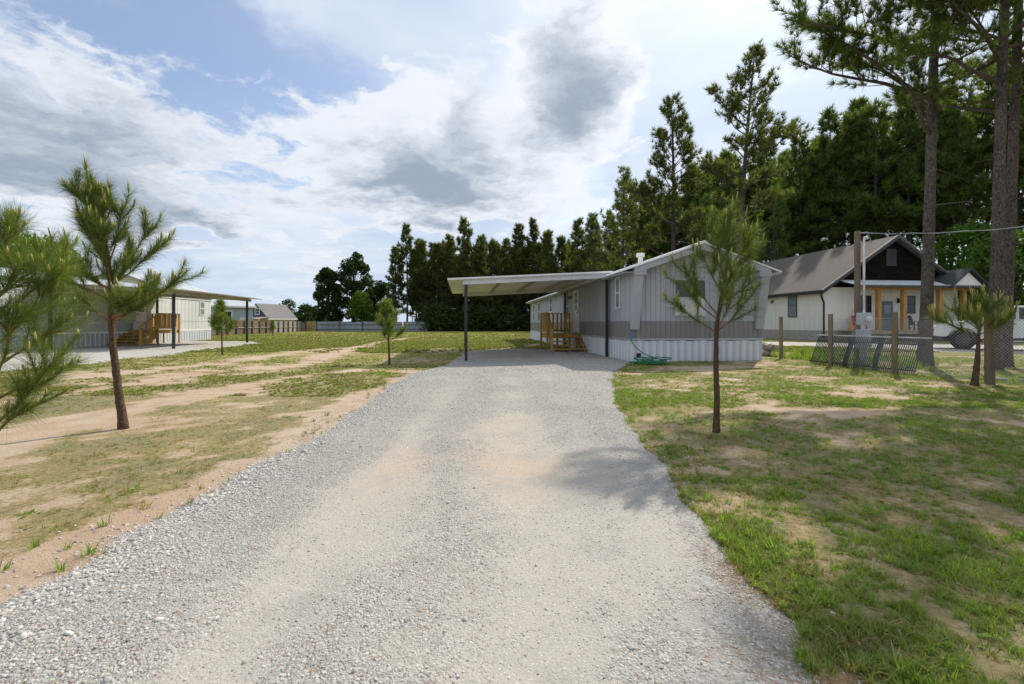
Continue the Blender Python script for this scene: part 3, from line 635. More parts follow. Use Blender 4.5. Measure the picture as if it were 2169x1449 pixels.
for x in (4.1, 5.75): MB().box(x - .07, x + .07, -.06, -.03, 2.75, 3.05).prism([(x - .09, -.06, 2.98), (x + .09, -.06, 2.98), (x + .05, -.06, 2.68), (x - .05, -.06, 2.68)], [(x - .09, -.24, 2.98), (x + .09, -.24, 2.98), (x + .05, -.2, 2.68), (x - .05, -.2, 2.68)]).build('wall_lamp', M_BLACK, hs)
MB().box(-.03, -.026, 5.15, 5.3, 3.0, 3.1).box(-.18, -.03, 5.17, 5.28, 3.02, 3.08).box(-.17, -.1, 5.18, 5.27, 2.85, 3.02).build('wall_lamp', M_BLACK, hs)
# porch along the front
PD = 1.5; PZ = HF + .04
for i in range(10): MB().box(1.0, 9.9, -PD + i * PD / 10 + .004, -PD + (i + 1) * PD / 10 - .004, PZ - .05, PZ).build('deck_board', M_DECK, hs)
MB().box(1.0, 9.9, -PD - .045, -PD - .001, PZ - .26, PZ + .005).build('rim_joist', M_DECK, hs)
for x in (1.3, 3.5, 6.6, 9.5): MB().box(x - .15, x + .15, -PD + .1, -PD + .4, -.1, PZ - .051).build('pier', M_BLOCK, hs)
for x in (2.9, 4.8, 7.55, 9.4): MB().box(x - .13, x + .13, -PD + .02, -PD + .28, PZ, 3.52).build('porch_post', M_CEDAR, hs, bevel=.01)
MB().box(1.1, 10.2, -PD + .03, -PD + .23, 3.522, 3.68).build('porch_beam', M_CEDAR, hs)
b = MB(); b.prism([(1.0, -PD - .35, 3.74), (10.5, -PD - .35, 3.74), (10.5, -.11, 4.26), (1.0, -.11, 4.26)], [(1.0, -PD - .35, 3.78), (10.5, -PD - .35, 3.78), (10.5, -.11, 4.30), (1.0, -.11, 4.30)])
pr = b.build('porch_roof', mat('pale_roof_membrane', (.60, .63, .66), .45), hs)
b = MB()
for k in range(46): x = 1.0 + k * .208; b.box(x, x + .115, -PD - .40, -PD - .33, 3.782, 3.85)
b.build('drip_edge', mat('pale_shingle_edge', (.40, .38, .355), .7), pr)
MB().box(1.0, 10.5, -PD - .38, -PD - .352, 3.64, 3.78).build('porch_fascia', M_BLACK, hs)
for k in range(3): MB().box(8.2, 9.4, -PD - .35 - .3 * k, -PD - .06 - .3 * k, .42 - .18 * k, .47 - .18 * k).build('step_tread', M_DECK, hs)
# little cross gable over the far end of the porch
gx, gw, gz, gh = 9.3, 2.5, 3.86, 1.05
MB().prism([(gx - gw / 2 + .15, -PD - .25, gz), (gx + gw / 2 - .15, -PD - .25, gz), (gx, -PD - .25, gz + gh - .15)], [(gx - gw / 2 + .15, -.3, gz), (gx + gw / 2 - .15, -.3, gz), (gx, -.3, gz + gh - .15)]).build('porch_gable', M_BB, hs)
for sgn in (-1, 1):
    xe = gx + sgn * (gw / 2 + .25); MB().prism([(xe, -PD - .5, gz - .18), (gx, -PD - .5, gz + gh), (gx, -PD - .5, gz + gh + .1), (xe, -PD - .5, gz - .08)], [(xe, .3, gz - .18), (gx, .3, gz + gh), (gx, .3, gz + gh + .1), (xe, .3, gz - .08)]).build('porch_gable_roof', M_SHINGD, hs)

def lawn_chair(label, loc, rz, m):
    c = thing('porch_chair', label, 'chair', loc, rz)
    MB().prism([(-.27, -.25, .40), (.27, -.25, .40), (.27, .25, .34), (-.27, .25, .34)], [(-.27, -.25, .43), (.27, -.25, .43), (.27, .25, .37), (-.27, .25, .37)]).build('seat', m, c)
    for k in range(5): x = -.25 + k * .105; MB().prism([(x, .24, .36), (x + .085, .24, .36), (x + .085, .42, .98 + .03 * (2 - abs(k - 2))), (x, .42, .98 + .03 * (2 - abs(k - 2)))], [(x, .265, .36), (x + .085, .265, .36), (x + .085, .445, .98 + .03 * (2 - abs(k - 2))), (x, .445, .98 + .03 * (2 - abs(k - 2)))]).build('back_slat', m, c)
    for sx in (-1, 1):
        MB().box(sx * .31 - .035, sx * .31 + .035, -.30, .36, .58, .61).build('armrest', m, c)
        for y in (-.24, .28): MB().box(sx * .31 - .03, sx * .31 + .03, y - .03, y + .03, 0, .579).build('leg', m, c)
def hW(x, y): c, s = math.cos(TH), math.sin(TH); return HX + x * c - y * s, HY + x * s + y * c
x, y = hW(2.05, -.75); lawn_chair('red slatted porch chair behind the electric meter on the raised deck', (x, y, PZ), TH, mat('red_paint', (.40, .03, .03), .5))
x, y = hW(6.4, -.8); lawn_chair('dark slatted porch chair between the cedar posts on the raised deck', (x, y, PZ), TH + .3, mat('charcoal_plastic', (.04, .04, .045), .5))
x, y = hW(1.3, -.9); o = MB().tube([(0, 0, 0), (0, 0, .04), (.02, .02, .75)], [.16, .17, .02], 10).tube([(.02, .02, .75), (.10, 0, 1.35)], .02, 6).build('yard_broom', mat('orange_plastic', (.55, .20, .03), .5)); o.location = (x, y, PZ); tag(o, 'orange upright broom leaning at the end of the house porch deck', 'broom')

# ------------------------------------------------------------------ service pole, meter, cable
pX, pY = 10.55, 13.9
sp = thing('service_pole', 'wooden service pole with white conduit and grey electric meter boxes behind the fence', 'utility pole', (pX, pY, 0), 0)
M_POLE = mat('weathered_pole_wood', (.165, .13, .10), .9, .25, 6, .4, 30, stretch=(1, 1, .15))
MB().box(-.06, .06, -.06, .06, -.2, 4.03).build('pole', M_POLE, sp, bevel=.008)
MB().tube([(.115, -.11, 1.53), (.115, -.11, 3.72), (.13, -.11, 3.82), (.20, -.11, 3.84), (.24, -.11, 3.77)], .032, 10).build('conduit', mat('white_pvc', (.72, .74, .76), .5), sp, True)
M_METER = mat('grey_meter_enamel', (.42, .47, .50), .5, .06)
mb = MB().box(-.10, .235, -.24, -.075, 1.17, 1.53).build('meter_box', M_METER, sp, bevel=.008)
MB().tube([(.12, -.24, 1.34), (.12, -.27, 1.34), (.12, -.34, 1.34), (.12, -.355, 1.34)], [.085, .085, .08, .06], 20).build('meter_dial', mat('clear_meter_glass', (.70, .72, .72), .25), mb, True)
MB().tube([(.05, -.15, 1.03), (.05, -.15, 1.17)], .035, 10).build('conduit', mat('white_pvc', (.72, .74, .76), .5), sp)
MB().box(-.12, .235, -.24, -.075, .44, 1.03).build('breaker_box', M_METER, sp, bevel=.008)
MB().tube([(.0, -.14, .44), (.0, -.14, -.1)], .05, 10).tube([(.14, -.14, .44), (.14, -.14, -.1)], .04, 10).build('conduit', M_METER, sp)
qX, qY = 14.6, 3.6; q = thing('utility_pole', 'round wooden pole carrying the service cable beyond the frame edge', 'utility pole', (qX, qY, 0), 0)
MB().tube([(0, 0, -.3), (0, 0, 6.2)], [.15, .11], 12).build('pole', M_POLE, q, True)
A = Vector((pX, pY - .07, 3.96)); B = Vector((qX - .1, qY, 4.2)); pts = []
for i in range(41):
    t = i / 40; p = A.lerp(B, t); p.z -= .68 * 4 * t * (1 - t); pts.append(p)
cb = MB().tube(pts, .008, 6)
tw = [p + Vector((.0, math.cos(i * 1.6) * .02, math.sin(i * 1.6) * .02)) for i, p in enumerate(pts)]
cb.tube(tw, .006, 6); cb.tube([A + Vector((.0, 0, 0)), A + Vector((.35, -.6, -.02)) * 0.3, A + Vector((.30, -.12, -.32)), A + Vector((.27, -.05, -.22))], .008, 6)
o = cb.build('service_cable', mat('aluminium_cable', (.35, .36, .37), .5)); tag(o, 'thin twisted grey cable running from the service pole across the pine trunks', 'cable')

# ------------------------------------------------------------------ wire fence with timber posts
FP = [(9.22, 15.6), (9.10, 13.0), (9.12, 10.85), (9.42, 8.97), (9.8, 6.7), (10.2, 4.3)]
M_POSTW = mat('weathered_fence_post', (.20, .155, .10), .88, .25, 7, .4, 40, stretch=(1, 1, .2), rand=.15)
fc = thing('chain_link_fence', 'chain-link wire fence on weathered timber posts along the yard edge', 'fence', (0, 0, 0))
for i, (x, y) in enumerate(FP):
    zt = (1.44, 1.47, 1.47, 1.42, 1.45, 1.45)[i]; r = .062 if i != 3 else .075; z = H(x, y); dx = (.0, .0, .012, -.02, 0, 0)[i]
    MB().tube([(x, y, z - .2), (x + dx * .5, y, z + .7), (x + dx, y, z + zt - .01), (x + dx, y, z + zt)], [r * 1.03, r, r * .97, r * .9], 12).build('post', M_POSTW, fc, False)
def chain_link():
    V = []; T = []
    s = .062; Ht = 1.28
    for (x0, y0), (x1, y1) in zip(FP[1:-1], FP[2:]):
        L = math.hypot(x1 - x0, y1 - y0); n = int(L / s); rows = int(Ht / s); dx, dy = (x1 - x0) / L, (y1 - y0) / L
        for i in range(n):
            for j in range(rows):
                for a, c in ((0, 1), (1, 0)):
                    u0 = (i + a) * s; u1 = (i + c) * s; z0 = .05 + j * s; z1 = z0 + s
                    p = np.array([x0 + dx * u0 + .075, y0 + dy * u0, z0]); q = np.array([x0 + dx * u1 + .075, y0 + dy * u1, z1]); w = .0022
                    h = H0[0]; d = q - p; d /= np.linalg.norm(d); nn = np.array([-dy, dx, 0]); sd = np.cross(d, nn) * w; k = len(V); o = nn * w
                    V.extend([p + sd, p - sd * .5 + o, p - sd * .5 - o, q + sd, q - sd * .5 + o, q - sd * .5 - o])
                    T.extend([(k, k + 1, k + 4, k + 3), (k + 1, k + 2, k + 5, k + 4), (k + 2, k, k + 3, k + 5)])
    return np.array(V), np.array(T)
H0 = [0]
V, T = chain_link(); M_WIRE = mat('galvanised_wire', (.36, .37, .38), .45, .1, metal=.4)
o = link(bpy.data.objects.new('wire_mesh', tri_mesh('wire_mesh', V, T, M_WIRE)), fc); o['kind'] = 'stuff'
for z in (1.33, .06):
    MB().tube([(x + .075, y, z) for x, y in FP[1:]], .004, 6).build('line_wire', M_WIRE, fc)

# black picket panel leaning behind the fence
A = Vector((9.22, 13.75, 0)); B = Vector((9.72, 10.72, 0)); U = (B - A).normalized(); N = Vector((-U.y, U.x, 0)); LN = (B - A).length
pp = thing('picket_panel', 'low black metal picket panel with flat top rail leaning behind the wire fence', 'railing', A)
M_PK = mat('black_powder_coat', (.022, .026, .032), .32, .25, spec=.6)
def pt(u, h): return U * u + N * (-.28 + h * .42) + Vector((0, 0, h))
MB().bar(pt(-.05, .86), pt(LN + .05, .86), .10, .03).build('top_rail', mat('rail_painted_sunlit', (.55, .57, .60), .3, spec=.6), pp); MB().bar(pt(0, .09), pt(LN, .09), .03, .03).build('bottom_rail', M_PK, pp)  # pale top-rail colour stands for sunlight reflecting off the black rail
MB().bar(pt(.0, .70), pt(LN, .70), .025, .03).build('upper_rail', M_PK, pp)
pk = 58
for i in range(pk): u = .03 + i * (LN - .06) / (pk - 1); MB().bar(pt(u, .02), pt(u - .02, .85), .016).build('picket', M_PK, pp)
for u in (LN * .36, LN * .64): MB().bar(pt(u, -.03) + N * .1, pt(u - .05, .84) + N * .06, .10, .06).build('post', M_PK, pp)
# grey timber lying on the ground at the frame edge
o = MB().bar((9.9, 9.5, .05), (11.8, 8.85, .05), .09, .05).build('timber', mat('grey_old_lumber', (.30, .28, .25), .9)); tag(o, 'grey weathered timber lying on the ground near the last fence post', 'timber')

# rock pile by the trailer corner
def rock(r, s):
    bm = bmesh.new(); bmesh.ops.create_icosphere(bm, subdivisions=2, radius=r); rr = random.Random(s)
    for v in bm.verts: v.co *= .75 + .5 * rr.random(); v.co.z *= .65
    me = bpy.data.meshes.new('rock'); bm.to_mesh(me); bm.free(); me.materials.append(M_ROCK); return me
M_ROCK = mat('broken_rock', (.36, .32, .26), .9, .3, 8, .5, 30, rand=.2)
for k in range(14):
    x = 9.25 + random.uniform(-.35, .6); y = 17.3 + random.uniform(-.5, .5); z = H(x, y) + .1 + (.22 if k > 8 else 0)
    o = link(bpy.data.objects.new('rock', rock(random.uniform(.16, .28), k))); o.location = (x, y, z); tag(o, 'rough tan rock in the pile beside the end of the grey mobile home', 'rock', 'rocks piled by the mobile home')

# ------------------------------------------------------------------ white pickup truck
M_CAR = mat('white_car_paint', (.78, .79, .80), .22, .02, spec=.6); M_TYRE = mat('tyre_rubber', (.022, .022, .023), .85, .2, 20, .4, 60); M_RIM = mat('dark_wheel', (.05, .05, .055), .35, spec=.6)
def pickup(loc, rz):
    t = thing('pickup_truck', 'white pickup truck parked on the gravel lane behind the pine trunks', 'truck', loc, rz)
    def ext(poly, y0, y1, name, m, par=t, bev=.03):      # side profile (x,z) pushed through the width
        return MB().prism([(x, y0, z) for x, z in poly], [(x, y1, z) for x, z in poly]).build(name, m, par, bevel=bev)
    def arch(cx, cz_, r, a0, a1, n=10): return [(cx + r * math.cos(R(a0 + (a1 - a0) * i / n)), cz_ + r * math.sin(R(a0 + (a1 - a0) * i / n))) for i in range(n + 1)]
    low = [(0, .62), (.02, .95), (.12, 1.16), (.5, 1.26), (1.45, 1.33), (3.75, 1.33), (3.78, 1.33), (5.75, 1.33), (5.8, .65), (5.12, .62)] + arch(4.65, .47, .50, 18, 162) + [(1.52, .50)] + arch(.98, .47, .52, 16, 164) + [(.35, .58)]
    ext(low, -.98, .98, 'body', M_CAR)
    ext([(1.45, 1.331), (2.12, 1.90), (2.35, 1.95), (3.45, 1.94), (3.68, 1.86), (3.76, 1.331)], -.84, .84, 'cab', M_CAR, bev=.05)
    for y in (-.845, .845):
        ext([(1.72, 1.38), (2.2, 1.84), (2.6, 1.87), (2.6, 1.38)], y - .006, y + .006, 'side_window', M_GLASSD, bev=0); ext([(2.7, 1.38), (2.7, 1.87), (3.4, 1.86), (3.58, 1.38)], y - .006, y + .006, 'side_window', M_GLASSD, bev=0)
        s = 1 if y > 0 else -1
        d = MB().box(1.75, 2.65, s * .985 - .008, s * .985 + .008, .66, 1.30).build('door', M_CAR, t, bevel=.006); MB().box(2.42, 2.6, s * 1.0 - .008 + s * .004, s * 1.0 + .008 + s * .004, 1.14, 1.18).build('handle', M_BLACK, d)
        MB().box(1.66, 1.78, min(s * .99, s * 1.2), max(s * .99, s * 1.2), 1.36, 1.56).build('mirror', M_BLACK, t, bevel=.02)
        MB().box(1.6, 4.0, min(s * .93, s * 1.07), max(s * .93, s * 1.07), .40, .45).build('running_board', mat('bright_step', (.6, .6, .6), .3, spec=.6), t)
        MB().box(-.02, .2, s * .72 - .18, s * .72 + .18, .92, 1.08).build('headlight', mat('headlight_lens', (.7, .72, .74), .15, spec=.8), t, bevel=.02)
    ext([(1.50, 1.39), (2.1, 1.885), (2.085, 1.90), (1.485, 1.405)], -.74, .74, 'windscreen', M_GLASSD, bev=0)
    MB().box(-.14, .02, -.95, .95, .48, .72).build('bumper', M_BLACK, t, bevel=.03); MB().box(-.03, .0, -.5, .5, .78, 1.05).build('grille', M_BLACK, t); MB().box(.3, 5.7, -.6, .6, .36, .6).build('chassis', M_BLACK, t)
    for x in (.98, 4.65):
        for s in (-1, 1):
            w = bpy.data.objects.new('wheel', None); link(w, t); w.location = (x, s * .86, .44)
            MB().tube([(0, -.14, 0), (0, -.13, 0), (0, -.1, 0), (0, .1, 0), (0, .13, 0), (0, .14, 0)], [.28, .41, .44, .44, .41, .28], 28).build('tyre', M_TYRE, w, True)
            b = MB().tube([(0, s * .12, 0), (0, s * .146, 0)], .26, 24)
            for k in range(6): a = k * math.pi / 3; b.bar((0, s * .15, 0), (.25 * math.cos(a), s * .15, .25 * math.sin(a)), .02, .06)
            b.build('rim', M_RIM, w)
pickup((20.39, 22.0, 0.03), R(-43.8))
# ------------------------------------------------------------------ neighbours on the left
M_CREAM = mat('cream_siding', (.56, .565, .55), .65, .05, 1.2, dirt=((.45, .41, .35), .35))
M_SKIRT2 = mat('white_skirting_metal_dusty', (.68, .69, .70), .45, .06, 1.5, spec=.5)
LX, LY, LLEN, LWID = -19.94, 10.14, 24.0, 4.3
def lW(x, y): c, s = math.cos(TH), math.sin(TH); return LX + x * c - y * s, LY + x * s + y * c
lh = thing('mobile_home', 'cream single-wide mobile home with white skirting behind the young pines', 'mobile home', (LX, LY, 0), TH)
MB().box(-LWID, -.01, 0, LLEN, .76, 3.0).build('wall', M_CREAM, lh)
pm_ = MB().box(-.012, .012, .003, .397, .80, 2.86).box(.0125, .020, .01, .05, .80, 2.86).mesh('siding_panel', M_CREAM)
for i in range(60): rep(pm_, 'siding_panel', lh, (0, i * .4, 0))
MB().box(-.01, .06, -.02, LLEN + .03, 2.862, 3.14).build('eave_band', M_CREAM, lh); MB().box(-.01, .035, -.02, LLEN + .02, .745, .798).build('trim_strip', M_WHITE, lh)
MB().box(-.01, .03, -.02, LLEN + .02, 1.40, 1.43).build('trim_strip', M_CREAM, lh)
pan = [(0, 0), (.014, .002), (.026, .035), (.058, .035), (.070, .002), (.295, .002), (.295, -.012), (0, -.012)]
sk = MB().prism([(y, x, 0) for x, y in pan], [(y, x, .742) for x, y in pan]).mesh('skirting_panel', M_PAN); sk.materials.append(M_SKIRT2)
for i in (3, 4, 5): sk.polygons[i].material_index = 1
for i in range(80): rep(sk, 'skirting_panel', lh, (.005, i * .3, -.02))
b = MB().prism([(.22, -.1, 3.15), (.22, LLEN + .1, 3.15), (-LWID / 2, LLEN + .1, 3.72), (-LWID / 2, -.1, 3.72)], [(.22, -.1, 3.2), (.22, LLEN + .1, 3.2), (-LWID / 2, LLEN + .1, 3.77), (-LWID / 2, -.1, 3.77)])
b.prism([(-LWID / 2, -.1, 3.72), (-LWID / 2, LLEN + .1, 3.72), (-LWID - .2, LLEN + .1, 3.15), (-LWID - .2, -.1, 3.15)], [(-LWID / 2, -.1, 3.77), (-LWID / 2, LLEN + .1, 3.77), (-LWID - .2, LLEN + .1, 3.2), (-LWID - .2, -.1, 3.2)])
for k in range(48): y = k * .5; b.prism([(.22, y, 3.201), (.22, y + .05, 3.201), (-LWID / 2, y + .05, 3.771), (-LWID / 2, y, 3.771)], [(.22, y, 3.225), (.22, y + .05, 3.225), (-LWID / 2, y + .05, 3.795), (-LWID / 2, y, 3.795)])
b.build('roof', mat('grey_white_metal_roof', (.62, .63, .64), .4, .06, spec=.5), lh)
MB().prism([(0, LLEN, 3.0), (-LWID, LLEN, 3.0), (-LWID / 2, LLEN, 3.7)], [(0, .0, 3.0), (-LWID, .0, 3.0), (-LWID / 2, .0, 3.7)]).build('attic', M_CREAM, lh)
def at_sideR(y, z, x=.022):
    def f(o): o.location = (x, y, z); o.rotation_euler = (0, 0, R(90))
    return f
for y, w, h, z in ((22.8, .5, .9, 1.85), (12.2, .8, 1.1, 1.6), (7.0, .8, 1.1, 1.6)): window(lh, w, h, at_sideR(y, z), M_WHITE, M_GLASSB, M_GLASSB)
dr = MB().box(.022, .05, 16.1, 16.95, .84, 2.8).build('door', M_WHITE, lh); MB().tube([(.05, 16.2, 1.75), (.1, 16.2, 1.75)], .03, 8).build('handle', M_BLACK, dr); MB().box(.0505, .056, 16.3, 16.75, 1.9, 2.5).build('pane', M_GLASSB, dr)
lc = thing('carport', 'tan sheet-metal carport on thin black posts beside the cream mobile home', 'carport', (LX, LY, 0), TH)
M_TANM = mat('tan_galvanised_sheet', (.45, .42, .34), .5, .12, 2, spec=.4)
def lz(x): return 3.06 - .05 * x
for x in (.25, 5.42):
    for y in (10.4, 17.6): wx, wy = lW(x, y); MB().box(x - .05, x + .05, y - .05, y + .05, H(wx, wy) - .05, lz(x) - .17).build('post', M_BLACK, lc)
for y in (10.4, 17.6): MB().bar((.2, y, lz(.2) - .10), (5.5, y, lz(5.5) - .10), .06, .14).build('beam', M_TANM, lc)
MB().box(5.39, 5.45, 10.0, 18.1, lz(5.42) - .20, lz(5.42) - .04).build('side_beam', M_TANM, lc); MB().box(.22, .28, 10.0, 18.1, lz(.25) - .18, lz(.25) - .04).build('side_beam', M_TANM, lc)
prof = []
for k in range(3): y = k * .31; prof += [(y, 0), (y + .02, .03), (y + .06, .03), (y + .08, 0)]
prof += [(.935, 0)]; poly = prof + [(y, z + .004) for y, z in prof][::-1]
pm3 = MB().prism([(.07, y, lz(.07) + z - .02) for y, z in poly], [(6.15, y, lz(6.15) + z - .02) for y, z in poly]).mesh('roof_panel', M_TANM)
for i in range(9): rep(pm3, 'roof_panel', lc, (0, 9.85 + i * .93, i % 2 * .004))
wx, wy = lW(.06, 15.5); st = wood_steps('brown wooden steps with railing under the tan carport', (wx, wy, H(wx, wy)), TH, 1.5, 1.9, .86, 5, .30); st.scale = (-1, 1, 1)
wx, wy = lW(.55, 15.75); o = thing('storage_box', 'small white storage box on the landing of the steps under the tan carport', 'box', (wx, wy, H(wx, wy) + .861), TH)
MB().box(-.28, .28, -.2, .2, .0, .40).build('body', M_WHITE, o, bevel=.02); MB().box(-.3, .3, -.22, .22, .401, .46).build('lid', M_WHITE, o, bevel=.015)

def gable_house(name, label, loc, rz, w, d, he, hr, mw, mr, mg=None, lap=True, ov=.35):
    """ridge along local y; gable faces -y; long wall faces +x"""
    h = thing(name, label, 'house', loc, rz); mg = mg or mw; s = (hr - he) / (w / 2)
    MB().box(0, w, 0, d, -.1, he).build('wall', mw, h)
    MB().prism([(0, -.004, he + .001), (w, -.004, he + .001), (w / 2, -.004, hr)], [(0, d, he + .001), (w, d, he + .001), (w / 2, d, hr)]).build('gable', mg, h)
    if lap:
        bm_ = MB().prism([(w + .002, 0, 0), (w + .030, 0, 0), (w + .012, 0, .2), (w + .002, 0, .2)], [(w + .002, d, 0), (w + .030, d, 0), (w + .012, d, .2), (w + .002, d, .2)]).mesh('lap_board', mw)
        for i in range(int(he / .205)): rep(bm_, 'lap_board', h, (0, 0, i * .205))
    for sg in (-1, 1):
        xe = -ov if sg < 0 else w + ov; ze = he - ov * s
        MB().prism([(xe, -ov, ze + .04), (w / 2, -ov, hr + .04), (w / 2, -ov, hr + .14), (xe, -ov, ze + .14)], [(xe, d + ov, ze + .04), (w / 2, d + ov, hr + .04), (w / 2, d + ov, hr + .14), (xe, d + ov, ze + .14)]).build('roof', mr, h)
        MB().box(min(xe, xe + sg * .04), max(xe, xe + sg * .04), -ov, d + ov, ze - .08, ze + .13).build('fascia', M_WHITE, h)
    return h
def rightface(w, y, z):
    def f(o): o.location = (w + .03, y, z); o.rotation_euler = (0, 0, R(90))
    return f
M_BLUEG = mat('blue_grey_lap_siding', (.36, .42, .48), .6, .05); M_BEIGE = mat('beige_lap_siding', (.56, .54, .44), .65, .05); M_GREYR = mat('grey_metal_roofing', (.45, .47, .49), .45, .08, spec=.5)
M_SLATE = mat('slate_dark_siding', (.07, .075, .09), .7, .2)
bh = gable_house('beige_house', 'tall beige house with grey metal roof rising behind the cream mobile home', (-40.7, 42.5, 0), R(8), 6.6, 9, 4.9, 6.15, M_BEIGE, M_GREYR)
window(bh, .7, .8, at_front(5.6, 3.9, -.02), M_WHITE, M_GLASSD, M_GLASSD); window(bh, .7, .8, at_front(2.2, 3.9, -.02), M_WHITE, M_GLASSD, M_GLASSD)
gh = gable_house('blue_grey_house', 'blue-grey lap-sided house with white window trim behind the brown board fence', (-45.6, 61.5, 0), R(-38), 6.2, 7.4, 3.6, 4.7, M_BLUEG, M_GREYR, M_SLATE)
window(gh, .9, 1.5, rightface(6.2, 4.2, 1.35), M_WHITE, M_GLASSD, M_GLASSD, 1, .14)
MB().box(6.235, 6.5, 5.6, 6.2, 1.6, 2.1).build('wall_unit', M_GALV, gh)
fh = gable_house('dark_gable_house', 'small house with dark gable, white attic window and rusty porch roof beyond the fence', (-46.6, 80, 0), R(-22), 5.2, 5.5, 2.3, 4.6, mat('cream_wall_far', (.62, .56, .44), .8), mat('grey_brown_shingles', (.19, .18, .175), .9), M_SLATE, False)
window(fh, .9, .9, at_front(2.6, 2.9, -.03), M_WHITE, M_GLASSD, M_GLASSD, 0, .14)
MB().prism([(-.4, -2.2, 2.0), (5.6, -2.2, 2.0), (5.6, -.02, 2.35), (-.4, -.02, 2.35)], [(-.4, -2.2, 2.08), (5.6, -2.2, 2.08), (5.6, -.02, 2.43), (-.4, -.02, 2.43)]).build('porch_roof', mat('rusty_sheet', (.34, .20, .13), .8, .4, 3, col2=(.6, .55, .5)), fh)
for x in (-.2, 1.7, 3.5, 5.4): MB().box(x - .07, x + .07, -2.1, -1.96, 0, 2.0).build('porch_post', M_WHITE, fh)
def canopy(name, label, x0, x1, y, dpt, z, m, mp, wallm=None):
    t = thing(name, label, 'shed', (x0, y, 0)); w = x1 - x0
    MB().prism([(-.3, -.3, z - .15), (w + .3, -.3, z + .1), (w + .3, dpt, z + .2), (-.3, dpt, z)], [(-.3, -.3, z - .05), (w + .3, -.3, z + .2), (w + .3, dpt, z + .3), (-.3, dpt, z + .1)]).build('roof', m, t)
    for x in (0, w):
        for yy in (0, dpt - .3): MB().box(x - .08, x + .08, yy, yy + .16, 0, z - .1).build('post', mp, t)
    if wallm: MB().box(.1, w - .1, dpt * .4, dpt * .4 + .1, 0, z * .86).build('wall', wallm, t)
canopy('open_shed', 'open shed with thin dark flat roof beyond the corrugated fence', -35.2, -31.2, 79, 4, 2.35, mat('dark_sheet_roof', (.05, .05, .05), .7), M_POLE, mat('pale_tarp', (.62, .63, .66), .6))
canopy('tan_shed', 'tan shed half hidden between the pine trunks beyond the corrugated fence', -20.2, -15.5, 92, 4, 2.7, mat('tan_sheet_roof', (.45, .40, .30), .7), M_POLE, mat('tan_wall', (.48, .40, .26), .8))

# fences at the back of the lots
M_BRF = mat('brown_fence_boards', (.165, .125, .095), .9, .25, 4, rand=.2); M_GRF = mat('grey_fence_boards', (.33, .31, .29), .9, .25, 4, rand=.25); M_TANF = mat('new_tan_boards', (.44, .33, .12), .85, .15, 4)
M_CORR = mat('old_corrugated_steel', (.30, .345, .40), .55, .25, 1.6, rand=.22, spec=.4, dirt=((.14, .14, .15), .5))
def lot_fence(name, label, pts, h, bays, mats_, mp, sheet=False):
    f = thing(name, label, 'fence', (0, 0, 0)); (x0, y0), (x1, y1) = pts; L = math.hypot(x1 - x0, y1 - y0); d = Vector((x1 - x0, y1 - y0, 0)) / L; n = Vector((d.y, -d.x, 0)); a = math.atan2(d.y, d.x)
    if n.y > 0 and abs(n.y) > .5: n = -n
    bw = L / bays
    def mk(m):
        b = MB()
        if sheet:
            q = 9
            for k in range(q): u = k * bw / q; b.box(u, u + bw / q * .5, -.02, -.002, 0, h); b.box(u + bw / q * .5, u + bw / q - .002, -.001, .015, 0, h)
        else:
            q = int(bw / .15)
            for k in range(q): u = k * bw / q; b.box(u, u + bw / q - .012, -.012, .012, 0, h - .03 * ((k * 7) % 5) / 5)
        return b.mesh('sheet' if sheet else 'board_bay', m)
    ms = [mk(m) for m in mats_]; r = random.Random(5)
    for i in range(bays):
        p = Vector((x0, y0, 0)) + d * bw * i; o = rep(ms[i * len(ms) // bays] if len(ms) > 1 else ms[0], 'sheet' if sheet else 'board_bay', f, (p.x, p.y, .03), (0, 0, a)); o.scale.z = r.uniform(.93, 1.05)
    k = 4 if sheet else 1
    for i in range(0, bays + 1, k): p = Vector((x0, y0, 0)) + d * bw * i + n * .12; MB().box(p.x - .07, p.x + .07, p.y - .07, p.y + .07, -.1, h + .08).build('post', mp, f)
    for z in (h * .22, h * .72) if sheet else (h * .5,):
        A = Vector((x0, y0, z)) + n * .08; B = Vector((x1, y1, z)) + n * .08; MB().bar(A, B, .05, .09).build('rail', mp if sheet else M_GRF, f)
lot_fence('board_fence', 'brown weathered board fence running behind the small young pine', ((-30.5, 45.5), (-31.6, 60)), 1.52, 8, [M_BRF], M_BRF)
lot_fence('board_fence', 'silver-grey weathered board fence continuing in front of the dark-gabled house', ((-31.6, 60.1), (-32.6, 71.6)), 1.5, 7, [M_GRF], M_BRF)
lot_fence('board_gate', 'yellowish new board fence section at the corner of the field', ((-32.5, 71.9), (-31.0, 71.9)), 1.5, 2, [M_TANF], M_TANF)
lot_fence('corrugated_fence', 'long blue-grey corrugated metal fence with dark posts across the far field', ((-30.9, 72), (-17.6, 73)), 1.5, 15, [M_CORR], M_BRF, True)
lot_fence('corrugated_fence', 'short end of the corrugated metal fence meeting the pine wood', ((-17.4, 73.3), (-13.6, 73.6)), 1.5, 4, [M_CORR], M_BRF, True)
